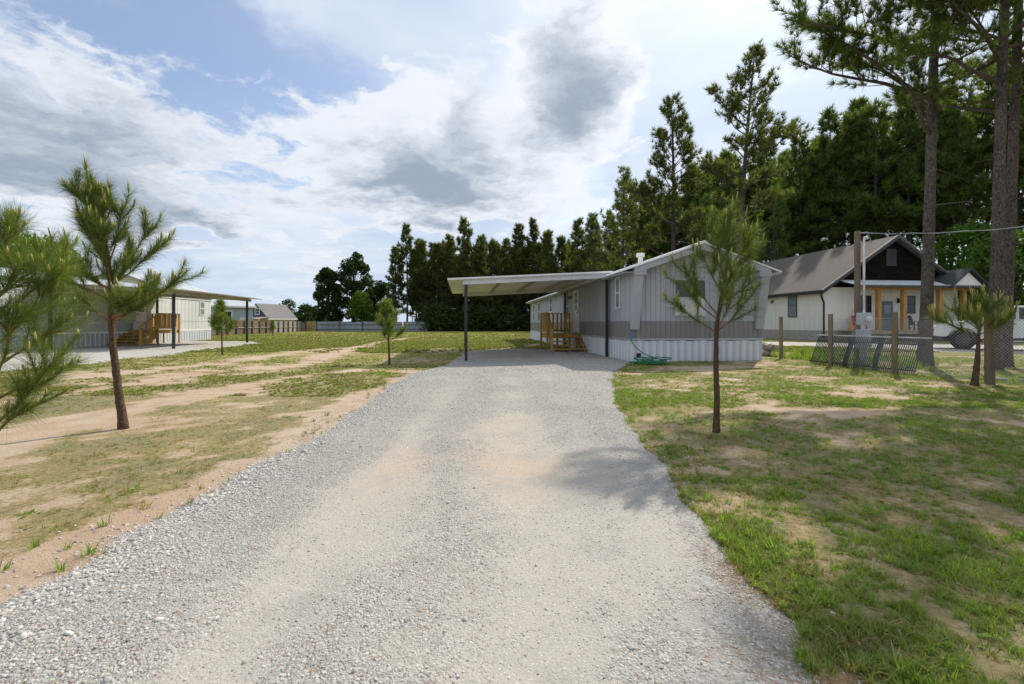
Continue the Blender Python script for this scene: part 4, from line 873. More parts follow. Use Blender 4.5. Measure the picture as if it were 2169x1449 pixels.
# ------------------------------------------------------------------ trees
def bark_mat(name, a, b, sc, zs):
    m = bpy.data.materials.new(name); m.use_nodes = True; t = NT(m.node_tree); tc = t.n('ShaderNodeTexCoord'); mp = t.n('ShaderNodeMapping'); t.set(mp.inputs['Vector'], tc.outputs['Object']); mp.inputs['Scale'].default_value = (1, 1, zs)
    wv = t.vmath('ADD', mp.outputs[0], t.vmath('MULTIPLY', t.noise(mp.outputs[0], sc * .8, 3, out=1), (.16, .16, .16)))
    vo = t.n('ShaderNodeTexVoronoi', feature='DISTANCE_TO_EDGE'); t.set(vo.inputs['Vector'], wv); vo.inputs['Scale'].default_value = sc
    n = t.noise(mp.outputs[0], sc * 3, 6, .7); big = t.noise(tc.outputs['Object'], 1.2, 4); e = t.ramp(vo.outputs['Distance'], -.02, .10)
    c = t.mix(t.ramp(n, .3, .7), a, b); c = t.mix(t.math('MULTIPLY', t.ramp(big, .4, .7), .5), c, tuple(q * .62 for q in a)); c = t.mix(e, tuple(q * .55 for q in a), c)
    p = t.n('ShaderNodeBsdfPrincipled'); t.set(p.inputs['Base Color'], c); p.inputs['Roughness'].default_value = .95; p.inputs['Specular IOR Level'].default_value = .12
    bu = t.n('ShaderNodeBump'); bu.inputs['Strength'].default_value = 1.0; bu.inputs['Distance'].default_value = .03; t.set(bu.inputs['Height'], t.math('ADD', e, t.math('MULTIPLY', n, .5))); t.set(p.inputs['Normal'], bu.outputs[0])
    o = t.n('ShaderNodeOutputMaterial'); t.set(o.inputs[0], p); return m
M_BARKP = bark_mat('plated_pine_bark', (.135, .112, .098), (.225, .188, .16), 24, .34)
M_BARKD = mat('dark_pine_bark', (.07, .058, .05), .95, .35, 5, .6, 16, stretch=(1, 1, .3))
M_BARKY = bark_mat('young_pine_bark', (.14, .085, .055), (.27, .175, .115), 42, .5)
M_TWIG = mat('orange_pine_twig', (.24, .13, .06), .9, .3, 12, .5, 60)
L_PINE = leaf_mat('pine_needles_dark', (.055, .074, .026), (.145, .165, .052), .5)
L_PINE2 = leaf_mat('pine_needles_green', (.056, .095, .027), (.155, .205, .052), .52)
L_YOUNG = leaf_mat('young_pine_needles', (.060, .105, .028), (.185, .24, .058), .42)
L_CANDLE = mat('pine_candle', (.34, .30, .075), .7, .3, 30)
L_DECID = leaf_mat('deciduous_leaves', (.022, .045, .013), (.055, .095, .022), .35)
L_LIGHT = leaf_mat('fresh_green_leaves', (.055, .12, .018), (.14, .24, .035), .45)

def blades(P, A, L, W, k, spread, rg):
    """k slim triangles fanned round each point P about axis A"""
    N = len(P); P = np.repeat(P, k, 0); A = np.repeat(A, k, 0); L = np.repeat(np.broadcast_to(L, N), k) * rg.uniform(.65, 1.1, N * k)
    d = A + rg.normal(0, spread, (N * k, 3)); d /= np.linalg.norm(d, axis=1, keepdims=True) + 1e-9
    s = np.cross(d, rg.normal(0, 1, (N * k, 3))); s /= np.linalg.norm(s, axis=1, keepdims=True) + 1e-9
    W = np.repeat(np.broadcast_to(W, N), k)[:, None]
    V = np.stack([P - s * W * .5, P + s * W * .5, P + d * L[:, None]], 1).reshape(-1, 3)
    return V
def tri_obj(name, V, m, parent=None, loc=None):
    T = np.arange(len(V)).reshape(-1, 3); me = tri_mesh(name, V, T, m); return me
def path(p0, d, L, n, lift, rg, wob=.06):
    pts = [np.array(p0, float)]; d = np.array(d, float); d /= np.linalg.norm(d)
    for i in range(n):
        d = d + np.array([0, 0, lift / n]) + rg.normal(0, wob, 3); d /= np.linalg.norm(d); pts.append(pts[-1] + d * L / n)
    return np.array(pts)
def trunk_mesh(name, h, r0, seed, m, lean=(0, 0), bend=.15, sides=12, seg=14, flare=1.35, top=.12):
    rg = np.random.default_rng(seed); pts = []; rad = []; ph = rg.uniform(0, 6, 2)
    for i in range(seg + 1):
        f = i / seg; z = -.15 + (h + .15) * f
        pts.append((lean[0] * f + bend * math.sin(f * 4 + ph[0]) * f, lean[1] * f + bend * math.sin(f * 3.3 + ph[1]) * f, z))
        rad.append(r0 * ((1 - f) ** .8 * (1 - top) + top) * (1 + (flare - 1) * (math.exp(-f * h / .35) + (.7 * math.exp(-f * h / .9) if sides > 20 else 0))))
    b = MB().tube(pts, rad, sides); v = np.array(b.v); n = rg.normal(0, 1, len(v))
    c = np.repeat(np.array(pts), sides, 0); dv = v - c; dv[:, 2] = 0; v = v + dv * (n * .045)[:, None]; b.v = [tuple(q) for q in v]
    return b.mesh(name, m, True), np.array(pts)
def mature_pine(seed, h, zc, rmax, r0, nl, tuft=.45, bw=.06, k=9, needle=L_PINE, bark=M_BARKD, extra=(), sides=10, dead=0, lean=(0, 0), dens=1.0, top_round=.6):
    rg = np.random.default_rng(seed); tm, tp = trunk_mesh('trunk', h, r0, seed, bark, lean=lean, sides=sides, seg=60 if sides > 20 else 18)
    def stem(z): f = np.clip((z + .15) / (h + .15), 0, 1) * (len(tp) - 1); i = int(min(f, len(tp) - 2)); return tp[i] + (tp[i + 1] - tp[i]) * (f - i)
    B = MB(); P = []; A = []
    limbs = []
    for i in range(nl):
        t = ((i + rg.random()) / nl) ** .95; z = zc + (h * .985 - zc) * t; az = i * 2.4 + rg.normal(0, .5)
        L = rmax * ((1 - t) ** top_round) * rg.uniform(.5, 1.1) * (min(1, .5 + t * 3)) + .25; el = R(0 + 48 * t + rg.normal(0, 10))
        limbs.append((stem(z), np.array([math.cos(az) * math.cos(el), math.sin(az) * math.cos(el), math.sin(el)]), L, .55, r0 * .28 * (1 - t * .75) * min(1, L / rmax + .35), 1))
    for z, d, L, lift in extra: limbs.append((stem(z), np.array(d, float), L, lift, max(.055, r0 * .30), 1.3))
    for p0, d, L, lift, rr, dn in limbs:
        n = 6; pt_ = path(p0, d, L, n, lift, rg, .10); B.tube(pt_, [rr * (1 - .85 * j / n) + .008 for j in range(n + 1)], 5, False)
        ms = int((3 + L * 2.3) * dens * dn)
        for s in range(ms):
            f = rg.uniform(.28, 1.0); j = min(int(f * n), n - 1); q = pt_[j] + (pt_[j + 1] - pt_[j]) * (f * n - j); dd = pt_[j + 1] - pt_[j]; dd /= np.linalg.norm(dd)
            sd = np.cross(dd, [0, 0, 1.0]); sd /= np.linalg.norm(sd) + 1e-6; d2 = dd * rg.uniform(.3, .9) + sd * rg.choice([-1, 1]) * rg.uniform(.3, 1) + np.array([0, 0, rg.uniform(0, .6)])
            l2 = (.35 + .34 * L * (1.15 - f)) * rg.uniform(.6, 1.2); sp = path(q, d2, l2, 3, .4, rg, .12); B.tube(sp, [rr * .32, rr * .22, rr * .14, .006], 3, False)
            nt = max(2, int(l2 / (tuft * .42)))
            for u in range(nt):
                g = .3 + .7 * (u + 1) / nt; jj = min(int(g * 3), 2); pp = sp[jj] + (sp[jj + 1] - sp[jj]) * (g * 3 - jj); P.append(pp + rg.normal(0, tuft * .18, 3)); a = sp[jj + 1] - sp[jj]; A.append(a / np.linalg.norm(a) + np.array([0, 0, .25]))
        P.append(pt_[-1]); A.append(d / np.linalg.norm(d))
    for s in range(dead):
        z = rg.uniform(zc * .45, zc); az = rg.uniform(0, 6.28); B.tube(path(stem(z), (math.cos(az), math.sin(az), -.1), rg.uniform(.4, 1.6), 3, -.1, rg), [.03, .02, .012, .006], 3, False)
    P = np.array(P); A = np.array(A); V = blades(P, A, tuft, bw, k, .62, rg)
    return tm, B.mesh('branches', bark, True), tri_obj('crown', V, needle)
def plant_pine(meshes, name, label, loc, rz, sc, group=None):
    t = thing(name, label, 'tree', loc, rz, group); t.scale = (sc, sc, sc * 1.0)
    for me, n in zip(meshes, ('trunk', 'branches', 'crown')):
        o = rep(me, n, t, (0, 0, 0))
        if n != 'trunk': o['kind'] = 'stuff'
    return t
# --- the wood behind, built from a few kinds of pine
kinds = [mature_pine(100 + i, h, h * c, rm, .20, nl, .72, .12, 9, L_PINE, M_BARKD, sides=7, dead=8, dens=1.25, top_round=.62) for i, (h, c, rm, nl) in enumerate(
    [(17.0, .16, 3.0, 56), (16.0, .12, 2.8, 56), (18.0, .24, 3.0, 52), (17.5, .15, 2.7, 56), (15.5, .20, 3.1, 50), (18.5, .28, 3.0, 50)])]
kinds2 = [mature_pine(140 + i, h, h * c, rm, .19, nl, .66, .095, 9, L_PINE2, M_BARKD, sides=7, dead=10, dens=1.3) for i, (h, c, rm, nl) in enumerate(
    [(21.0, .46, 2.9, 46), (20.0, .40, 2.9, 46), (22.5, .54, 3.0, 42), (19.0, .40, 3.0, 46)])]
rw = random.Random(11)
LBL = 'tall dark pine in the dense wood along the far side of the field'
LBL2 = 'tall green pine in the dense wood behind the white house'
front = [(-19.6, 77, .83), (-17.5, 76, .98), (-15.2, 77.5, 1.0), (-12.6, 76, .99), (-10.3, 77, .93), (-7.8, 76, 1.03), (-5.4, 77, .95), (-3.2, 76, 1.0), (-.9, 77, .98), (1.3, 76, 1.05), (3.6, 77, 1.05), (6.0, 75, 1.12), (8.2, 76, 1.02), (10.6, 74, 1.1), (13.2, 74, 1.05), (15.6, 72, 1.1)]
for i, (x, y, s) in enumerate(front): plant_pine(kinds[(i * 5 + i // 3) % 6], 'pine_tree', LBL, (x, y + rw.uniform(-.6, .6), 0), rw.uniform(0, 6.28), s * rw.uniform(.91, .99), 'pines of the far wood')
for row in range(3):
    for i in range(15):
        x = -17.5 + i * 2.5 + rw.uniform(-.9, .9); y = 80.5 + row * 4.2 + rw.uniform(-1.2, 1.2)
        plant_pine(kinds[rw.randrange(6)], 'pine_tree', LBL, (x, y, 0), rw.uniform(0, 6.28), rw.uniform(.82, .95), 'pines of the far wood')
edge = [(17, 68), (24, 62), (31, 57), (38, 51), (46, 47), (56, 42), (66, 40)]
for row in range(3):
    for i in range(28):
        f = (i + rw.random() * .8) / 28 * (len(edge) - 1); j = min(int(f), len(edge) - 2); x = edge[j][0] + (edge[j + 1][0] - edge[j][0]) * (f - j); y = edge[j][1] + (edge[j + 1][1] - edge[j][1]) * (f - j)
        x += row * 1.6 + rw.uniform(-.6, .6); y += row * 3.4 + rw.uniform(-.8, .8)
        plant_pine(kinds2[rw.randrange(4)], 'pine_tree', LBL2, (x, y, 0), rw.uniform(0, 6.28), rw.uniform(.88, 1.08) * (1.0 + .22 * min(1, max(0, (x - 28) / 12))), 'pines of the wood behind the white house')

# --- separate pines standing in front of the wood
def single(seed, label, px, Y, h, zc, rm, r0, nl, **kw):
    x = (px - 1084.5) / F * Y; return plant_pine(mature_pine(seed, h, zc, rm, r0, nl, **kw), 'pine_tree', label, (x, Y, 0), 0, 1)
single(201, 'slim tall pine with open crown standing behind the white roof vent', 1424, 38, 19.8, 7.5, 3.9, .24, 44, tuft=.46, bw=.05, k=14, dens=1.6, needle=L_PINE, dead=6, sides=10, extra=[(9.5, (-1, .1, .35), 4.6, .3), (8.0, (1, -.2, .2), 4.2, .3), (11, (-1, -.3, .3), 4.2, .4), (6.5, (-1, 0, .35), 5.0, .3)])
single(202, 'tallest thin-topped pine leaning slightly, right behind the gable of the grey home', 1548, 33, 20.6, 9.5, 3.3, .25, 30, tuft=.46, bw=.05, k=14, needle=L_PINE, dead=10, sides=10, lean=(1.7, 0), top_round=.35, dens=1.7, extra=[(14.2, (1, -.1, .25), 4.6, -.1), (15.5, (-1, .1, .5), 3.6, .1), (10.5, (-1, -.3, .25), 3.8, .2), (9.2, (1, .2, .3), 4.2, .1)])
single(203, 'broad lower pine with dense dark crown above the carport end', 1318, 48, 17.5, 3.0, 3.9, .25, 46, tuft=.48, bw=.055, k=11, needle=L_PINE, dead=4)
single(204, 'mid-height yellowish green pine filling the gap beside the brown shingle roof', 1640, 50, 17.0, 3.0, 3.9, .25, 46, tuft=.48, bw=.055, k=11, needle=L_PINE2, dead=4)
single(205, 'rounded pine in the middle distance between the two tall thin pines', 1495, 52, 15.5, 2.5, 3.8, .25, 46, tuft=.48, bw=.055, k=11, needle=L_PINE2, dead=4)
single(206, 'short bushy pine between the far wood and the broad dark pine', 1255, 60, 15.5, 3.0, 3.4, .22, 44, tuft=.5, bw=.06, k=10, needle=L_PINE, dead=4)
# --- the big roadside pines at the right
BIG = dict(tuft=.30, bw=.016, k=30, needle=L_PINE2, bark=M_BARKP, sides=26, dead=5, dens=1.35)
plant_pine(mature_pine(301, 20.5, 8.4, 3.5, .150, 32, lean=(.9, .1), extra=[(7.6, (-1, -.05, .27), 4.9, -.05), (7.7, (-1, .1, .33), 4.4, -.1), (9.1, (-1, -.05, .20), 4.6, -.1), (6.6, (-.75, -.3, .75), 2.6, .0), (8.0, (1, -.3, .35), 3.4, .1), (8.8, (-.6, -.8, .2), 4.2, .0), (9.6, (.3, -1, .2), 4.2, 0), (10.4, (-.8, .4, .3), 4.0, .1)], **BIG), 'pine_tree', 'massive pine trunk beside the service pole with long limbs reaching over the yard', (11.78, 13.0, 0), 0, 1)
plant_pine(mature_pine(302, 21.5, 8.0, 4.2, .135, 36, lean=(.6, .1), extra=[(7.4, (-1, .1, .4), 3.0, -.3), (7.9, (-.9, -.4, .35), 3.2, .0), (8.6, (.5, -.9, .3), 3.6, .1), (9.3, (-.2, -1, .2), 4.6, 0)], **BIG), 'pine_tree', 'thick pine trunk behind the last fence post and the stubby young pine', (12.45, 11.75, 0), 0, 1)
plant_pine(mature_pine(303, 20.5, 6.6, 4.2, .135, 38, lean=(.7, .0), extra=[(7.0, (-.4, .5, .4), 3.0, .1), (8.2, (.8, -.6, .3), 3.6, .1)], **BIG), 'pine_tree', 'second thick pine trunk half hidden behind its twin at the frame edge', (13.62, 12.6, 0), 0, 1)
shade = mature_pine(304, 21, 7.5, 4.6, .30, 44, lean=(.4, 0), tuft=.34, bw=.03, k=14, needle=L_PINE2, bark=M_BARKP, sides=14, dens=1.15)
for i, (x, y) in enumerate([(16.2, 7.0), (17.6, 10.5)]): plant_pine(shade, 'pine_tree', 'tall pine standing just outside the frame beside the wire fence', (x, y, 0), i * 2.1, 1 - .04 * i, 'pines outside the frame')

# --- leafy trees and bushes
def leafy(seed, h, r, n, leaf, mt, clump=.75, base=.25, airy=0, stems=7):
    rg = np.random.default_rng(seed); B = MB(); B.tube([(0, 0, -.1), (.05, 0, h * .25), (.1, .05, h * .55)], [.03 * h, .022 * h, .012 * h], 7, False); C = []
    for i in range(stems * 9):
        z = h * (base + (1 - base) * rg.random() ** .9); f = (z / h - base) / (1 - base); rr = r * (math.sin(math.pi * min(1, .12 + f * .86)) ** .6) * (.55 + .5 * rg.random()); a = rg.uniform(0, 6.28)
        c = np.array([rr * math.cos(a), rr * math.sin(a), z]); C.append(c)
        if i % 2 == 0: B.tube([(0.08, .03, max(.1, z * .55)), tuple(c * np.array([.5, .5, 1]) * np.array([1, 1, .9])), tuple(c)], [.012 * h * .5, .008 * h * .5, .01], 4, False)
    C = np.array(C); idx = rg.integers(0, len(C), n); cl = clump * r * rg.uniform(.20, .40, len(C))[idx]
    d = rg.normal(0, 1, (n, 3)); d /= np.linalg.norm(d, axis=1, keepdims=True); P = C[idx] + d * (cl * rg.uniform(.4, 1.05, n) ** .6)[:, None]
    A = d + rg.normal(0, .6, (n, 3)); A /= np.linalg.norm(A, axis=1, keepdims=True); P[:, 2] = np.maximum(P[:, 2], .05)
    L = leaf * rg.uniform(.7, 1.3, n); s = np.cross(A, rg.normal(0, 1, (n, 3))); s /= np.linalg.norm(s, axis=1, keepdims=True); w = (L * .38)[:, None]; Lc = L[:, None]
    V = np.stack([P, P + A * Lc * .5 + s * w, P + A * Lc, P + A * Lc * .5 - s * w], 1).reshape(-1, 3); T = np.arange(len(V)).reshape(-1, 4)
    return B.mesh('trunk', M_BARKD, True), tri_mesh('crown', V, T, mt)
def plant_leafy(me, name, label, px, Y, sc, group=None, rz=0, cat='tree', xw=None):
    x = (px - 1084.5) / F * Y if xw is None else xw; t = thing(name, label, cat, (x, Y, 0), rz, group); t.scale = (sc, sc, sc); rep(me[0], 'trunk', t, (0, 0, 0)); rep(me[1], 'crown', t, (0, 0, 0))['kind'] = 'stuff'; return t
plant_leafy(leafy(401, 10.3, 2.2, 15000, .30, L_DECID, .9, .06, stems=9), 'leafy_tree', 'dark round-topped leafy tree behind the corrugated fence', 695, 78, 1)
plant_leafy(leafy(402, 13.2, 2.8, 14000, .28, L_DECID, .8, .22, stems=8), 'leafy_tree', 'tallest airy leafy tree rising above the corrugated fence', 748, 79, 1)
plant_leafy(leafy(403, 6.0, 2.2, 9000, .26, L_LIGHT, .9, .04, stems=7), 'leafy_tree', 'bright green bushy tree in front of the airy leafy tree', 764, 76, 1)
plant_leafy(leafy(404, 8.6, 2.6, 12000, .30, L_DECID, .9, .06, stems=8), 'leafy_tree', 'dark leafy tree filling the gap beside the first pines of the wood', 803, 82, 1)
plant_leafy(leafy(405, 5.6, 2.6, 5000, .36, L_DECID, .95, .1), 'leafy_tree', 'distant round green tree above the open flat-roofed shed', 650, 120, 1)
plant_leafy(leafy(406, 7.2, 1.9, 700, .36, L_DECID, .6, .6), 'leafy_tree', 'thin sparse tree with few leaves beside the dark-gabled house', 612, 115, 1)
far_t = leafy(407, 5.0, 3.0, 4000, .4, L_DECID, .95, .05)
for i, px in enumerate((598, 628, 672, 692)): plant_leafy(far_t, 'leafy_tree', 'low distant tree on the horizon beyond the far sheds', px, 135 + 7 * i, .8 + .1 * (i % 2), 'low trees on the horizon', i * 1.3)
plant_leafy(leafy(408, 9.5, 4.2, 9000, .42, L_LIGHT, .9, .2), 'leafy_tree', 'green leafy tree behind the roof of the cream mobile home', 70, 47, 1)
bush = [leafy(420 + i, 3.0, 1.9, 2600, .26, m, 1.0, .03, stems=5) for i, m in enumerate((L_DECID, L_LIGHT, L_DECID))]
for i in range(20): plant_leafy(bush[(0, 2)[i % 2]], 'undergrowth_bush', 'dark green bush under the pines along the edge of the field', 0, 74.2 + rw.uniform(-.5, 1.6), rw.uniform(.8, 1.35), 'bushes along the far wood', rw.uniform(0, 6), 'bush', -13.2 + i * 1.55)
for i in range(20):
    f = i / 19 * (len(edge) - 1); j = min(int(f), len(edge) - 2); x = edge[j][0] + (edge[j + 1][0] - edge[j][0]) * (f - j); y = edge[j][1] + (edge[j + 1][1] - edge[j][1]) * (f - j) - 1.6
    plant_leafy(bush[1 if i % 3 else 0], 'undergrowth_bush', 'fresh green bush under the pines behind the white house', 0, y + rw.uniform(-.6, .6), rw.uniform(1.0, 2.0), 'bushes behind the white house', rw.uniform(0, 6), 'bush', x)
plant_leafy(leafy(430, 7.5, 2.6, 7000, .3, L_LIGHT, .9, .05), 'leafy_tree', 'bright green leafy tree behind the truck at the frame edge', 2150, 33, 1)
plant_leafy(leafy(431, 10.5, 2.8, 6000, .3, L_LIGHT, .8, .45), 'leafy_tree', 'light green leafy tree between the two big trunks', 2045, 44, 1)

# --- young pines
def young_pine(seed, name, label, base, stem, branches, nl=.19, nw=.0032, r0=.055, dens=1.0, group=None, whorls=None, candle=.10, stem_cover=.45, subs=1.0):
    rg = np.random.default_rng(seed); x, y = base; t = thing(name, label, 'tree', (x, y, H(x, y)), 0, group)
    stem = [np.array(s, float) for s in stem]; S = np.array(stem); sl_ = np.concatenate([[0], np.cumsum(np.linalg.norm(np.diff(S, axis=0), axis=1))]); sl_ /= sl_[-1]
    def on(f): return np.array([np.interp(f, sl_, S[:, k]) for k in range(3)])
    NR = 60; fs = np.linspace(0, 1, NR); pts = [on(f) + (rg.normal(0, .0012, 3) if 0 < f < 1 else 0) for f in fs]; rad = [r0 * ((1 - f) ** .75 * .88 + .10) * (1 + .35 * math.exp(-f * 30)) for f in fs]
    pts[0] = pts[0] - np.array([0, 0, .06]); b = MB().tube(pts, rad, 18); v = np.array(b.v); c = np.repeat(np.array(pts), 18, 0); v = v + (v - c) * rg.normal(0, .05, len(v))[:, None]; b.v = [tuple(q) for q in v]
    b.build('trunk', M_BARKY, t, True)
    B = MB(); K = MB(); P = []; A = []; LL = []
    def cover(pt_, f0, step):
        seg = np.linalg.norm(np.diff(pt_, axis=0), axis=1); cum = np.concatenate([[0], np.cumsum(seg)]); n = max(3, int(cum[-1] * (1 - f0) / step))
        for i in range(n):
            g = cum[-1] * (f0 + (1 - f0) * (i + rg.random()) / n); j = min(np.searchsorted(cum, g) - 1, len(seg) - 1); j = max(j, 0); p = pt_[j] + (pt_[j + 1] - pt_[j]) * ((g - cum[j]) / (seg[j] + 1e-9)); a = (pt_[j + 1] - pt_[j]) / (seg[j] + 1e-9); P.append(p); A.append(a); LL.append(nl * (1.0 if g / cum[-1] < .93 else .8))
    def tips(p, d):
        for q in range(rg.integers(1, 4)):
            dd = np.array([0, 0, 1.0]) * .9 + d * .4 + rg.normal(0, .13, 3); dd /= np.linalg.norm(dd); L = candle * rg.uniform(.5, 1.15); K.tube([p, p + dd * L * .55, p + dd * L], [.006, .0075, .003], 5)
    def shoot(p0, d, L, lift, r, depth=0):
        pt_ = path(p0, d, L, 6, lift, rg, .07); B.tube(pt_, [r * (1 - .7 * j / 6) for j in range(7)], 5, False)
        cover(pt_, .30 if depth == 0 else .08, .0075 / dens); dd = pt_[-1] - pt_[-2]; dd /= np.linalg.norm(dd); tips(pt_[-1], dd)
        if depth == 0:
            for s in range(int((3 + L * 7) * subs)):
                f = rg.uniform(.35, .95); j = min(int(f * 6), 5); q = pt_[j] + (pt_[j + 1] - pt_[j]) * (f * 6 - j); a = pt_[j + 1] - pt_[j]; a /= np.linalg.norm(a); sd = rg.normal(0, 1, 3); sd -= a * sd.dot(a); sd /= np.linalg.norm(sd)
                shoot(q, a * .8 + sd * .75 + np.array([0, 0, .25]), rg.uniform(.13, .30) * min(1, L / .5 + .3), .5, r * .5, 1)
    for f, d, L, lift in branches: p = on(f); shoot(p, d, L, lift, max(.008, r0 * .34 * (1 - f * .5)))
    for f0, f1, nw_, per, Lb, Lt in (whorls or []):
        for w in range(nw_):
            f = f0 + (f1 - f0) * w / max(1, nw_ - 1)
            for q in range(per):
                az = q * 6.283 / per + w * 1.1 + rg.normal(0, .3); e = R(28 + 34 * f + rg.normal(0, 8)); L = (Lb + (Lt - Lb) * w / max(1, nw_ - 1)) * rg.uniform(.7, 1.15); shoot(on(min(f + rg.normal(0, .012), .97)), (math.cos(az) * math.cos(e), math.sin(az) * math.cos(e), math.sin(e)), L, .45, max(.006, r0 * .28 * (1 - f * .6)))
    cover(np.array([on(f) for f in np.linspace(stem_cover, 1, 12)]), 0, .006 / dens)
    for q in range(6): tips(on(1 - .02 * q), np.array([0, 0, 1.0]))
    B.build('branches', M_TWIG, t, True)['kind'] = 'stuff'; K.build('candles', L_CANDLE, t, True)['kind'] = 'stuff'
    V = blades(np.array(P), np.array(A) * 1.0, np.array(LL), nw, 4, .55, rg)
    me = tri_obj('needles', V, L_YOUNG); rep(me, 'needles', t, (0, 0, 0))['kind'] = 'stuff'; return t
def rel(px, py, Y, bx): return ((px - 1084.5) / F * Y - bx, 0, CAM_H - (py - 686) / F * Y)
# left hero pine
bx, by = gp(262, 908); Yq = by
def q_(px, py, dy=0.0): a = rel(px, py, Yq, bx); return (a[0], dy, a[2])
def br(f, a, b, dy, lift): d = np.array([b[0] - a[0], dy, b[2] - a[2]]); return (f, d, np.linalg.norm(d), lift)
st = [q_(262, 908), q_(250, 820), q_(240, 740), q_(236, 680), q_(236, 610), q_(228, 540), q_(208, 460), q_(188, 400), q_(181, 350)]
brl = [br(.40, q_(236, 685), q_(150, 645), .10, .25), br(.40, q_(236, 685), q_(300, 665), -.1, .5), br(.41, q_(238, 683), q_(400, 600), .2, .3), br(.41, q_(238, 683), q_(330, 640), -.45, .3),
       br(.52, q_(236, 615), q_(108, 522), .1, .05), br(.52, q_(236, 615), q_(165, 560), -.4, .3), br(.53, q_(236, 612), q_(318, 480), .1, .35), br(.54, q_(236, 600), q_(270, 500), -.35, .3), br(.54, q_(236, 600), q_(290, 520), .4, .3),
       br(.56, q_(234, 590), q_(160, 480), .15, .3), br(.60, q_(230, 560), q_(175, 470), -.2, .3), br(.62, q_(230, 550), q_(262, 440), .15, .4), br(.70, q_(220, 500), q_(165, 400), .1, .4), br(.72, q_(214, 480), q_(235, 415), -.1, .4),
       br(.80, q_(205, 440), q_(160, 380), .0, .4), br(.82, q_(200, 430), q_(215, 385), .0, .4), br(.48, q_(236, 640), q_(190, 600), -.5, .2), br(.48, q_(236, 640), q_(280, 600), .5, .2)]
young_pine(501, 'young_pine', 'young pine with bare reddish trunk and spiky leader in front of the cream mobile home', (bx, by), st, brl, .185, .0036, .043, 1.1, candle=.11, stem_cover=.5, whorls=[(.52, .8, 3, 3, .40, .22)])
# pine cut by the left frame edge
Yc = 3.45; cx = (-28 - 1084.5) / F * Yc
def c_(px, py, dy=0.0): return ((px - 1084.5) / F * Yc - cx, dy, CAM_H - (py - 686) / F * Yc)
zb = c_(0, 700)[2]
st = [(0, 0, 0), (0, .02, .5), (.02, 0, 1.0), (.0, 0, 1.5), (.03, 0, 1.98)]
brl = [br(.15, (0, 0, .32), c_(70, 860), -.05, .2), br(.2, (0, 0, .42), c_(145, 790), .05, .45), br(.3, (0, 0, .6), c_(70, 790), .25, .3), br(.36, (0, 0, .72), c_(105, 690), -.1, .45), br(.42, (0, 0, .85), c_(70, 680), .3, .1), br(.5, (0, 0, 1.0), c_(150, 620), .1, .3), br(.5, (0, 0, 1.0), c_(80, 630), -.3, .3),
       br(.58, (0, 0, 1.16), c_(120, 560), .15, .3), br(.66, (0, 0, 1.3), c_(80, 570), -.2, .35), br(.68, (0, 0, 1.35), c_(40, 540), .3, .35), br(.75, (0, 0, 1.48), c_(50, 520), .0, .5), br(.86, (0, 0, 1.7), c_(25, 490), .05, .5), br(.30, (0, 0, .6), (-.6, 0, .8), .3, .3), br(.5, (0, 0, 1.0), (-.6, 0, 1.3), -.3, .3), br(.7, (0, 0, 1.4), (-.4, 0, 1.7), 0, .3)]
young_pine(502, 'young_pine', 'bright green young pine cut off by the left frame edge', (cx, Yc), st, brl, .22, .0027, .045, 1.2, candle=.07, stem_cover=.35)
# pine before the gable of the grey home
bx, by = gp(1517, 915); Yq = by
st = [q_(1517, 915), q_(1519, 840), q_(1516, 760), q_(1518, 690), q_(1530, 620), q_(1540, 560), q_(1545, 500), q_(1549, 440)]
brl = [br(.44, q_(1517, 712), q_(1428, 650), -.1, .15), br(.45, q_(1517, 705), q_(1570, 655), -.25, .4), br(.47, q_(1518, 690), q_(1590, 640), .2, .2), br(.5, q_(1522, 670), q_(1450, 610), .2, .3), br(.52, q_(1524, 660), q_(1440, 560), -.1, .4), br(.55, q_(1528, 640), q_(1490, 600), -.4, .3), br(.56, q_(1528, 630), q_(1590, 590), -.1, .2), br(.58, q_(1530, 620), q_(1600, 560), .3, .3),
       br(.62, q_(1534, 600), q_(1480, 510), .1, .4), br(.66, q_(1537, 580), q_(1495, 480), -.2, .4), br(.68, q_(1538, 570), q_(1605, 500), .0, .35), br(.72, q_(1540, 550), q_(1580, 480), -.3, .3), br(.76, q_(1543, 530), q_(1510, 460), .15, .4), br(.8, q_(1545, 510), q_(1575, 465), .1, .4), br(.84, q_(1546, 490), q_(1530, 440), -.1, .4)]
young_pine(503, 'young_pine', 'slender young pine standing before the gable end of the grey mobile home', (bx, by), st, brl, .185, .0034, .035, .95, candle=.12, stem_cover=.5, subs=.8)
def generic(seed, px, py, h, label, cf, spread, nw, nl, r0, dens, wh, lean=0.0, rows=5, per=4):
    x, y = gp(px, py); young_pine(seed, 'young_pine', label, (x, y), [(0, 0, 0), (-.02, 0, h * .3), (lean * .5, 0, h * .65), (lean, 0, h)], [], nl, nw, r0, dens, whorls=[(cf, .9, rows, per, spread, spread * .3)], candle=wh, stem_cover=cf)
generic(504, 825, 765, 1.55 * 1.30, 'young pine alone in the field beside the carport shadow', .36, .62, .006, .20, .036, .8, .12, -.12)
generic(505, 471, 752, 1.62 * 1.25, 'small young pine in front of the tan carport post', .38, .58, .007, .20, .032, .75, .08, -.08)
generic(506, 577, 712, 1.50, 'tiny dark young pine by the grey board fence in the field', .30, .40, .010, .17, .04, .4, .06)
x, y = gp(2064, 818)
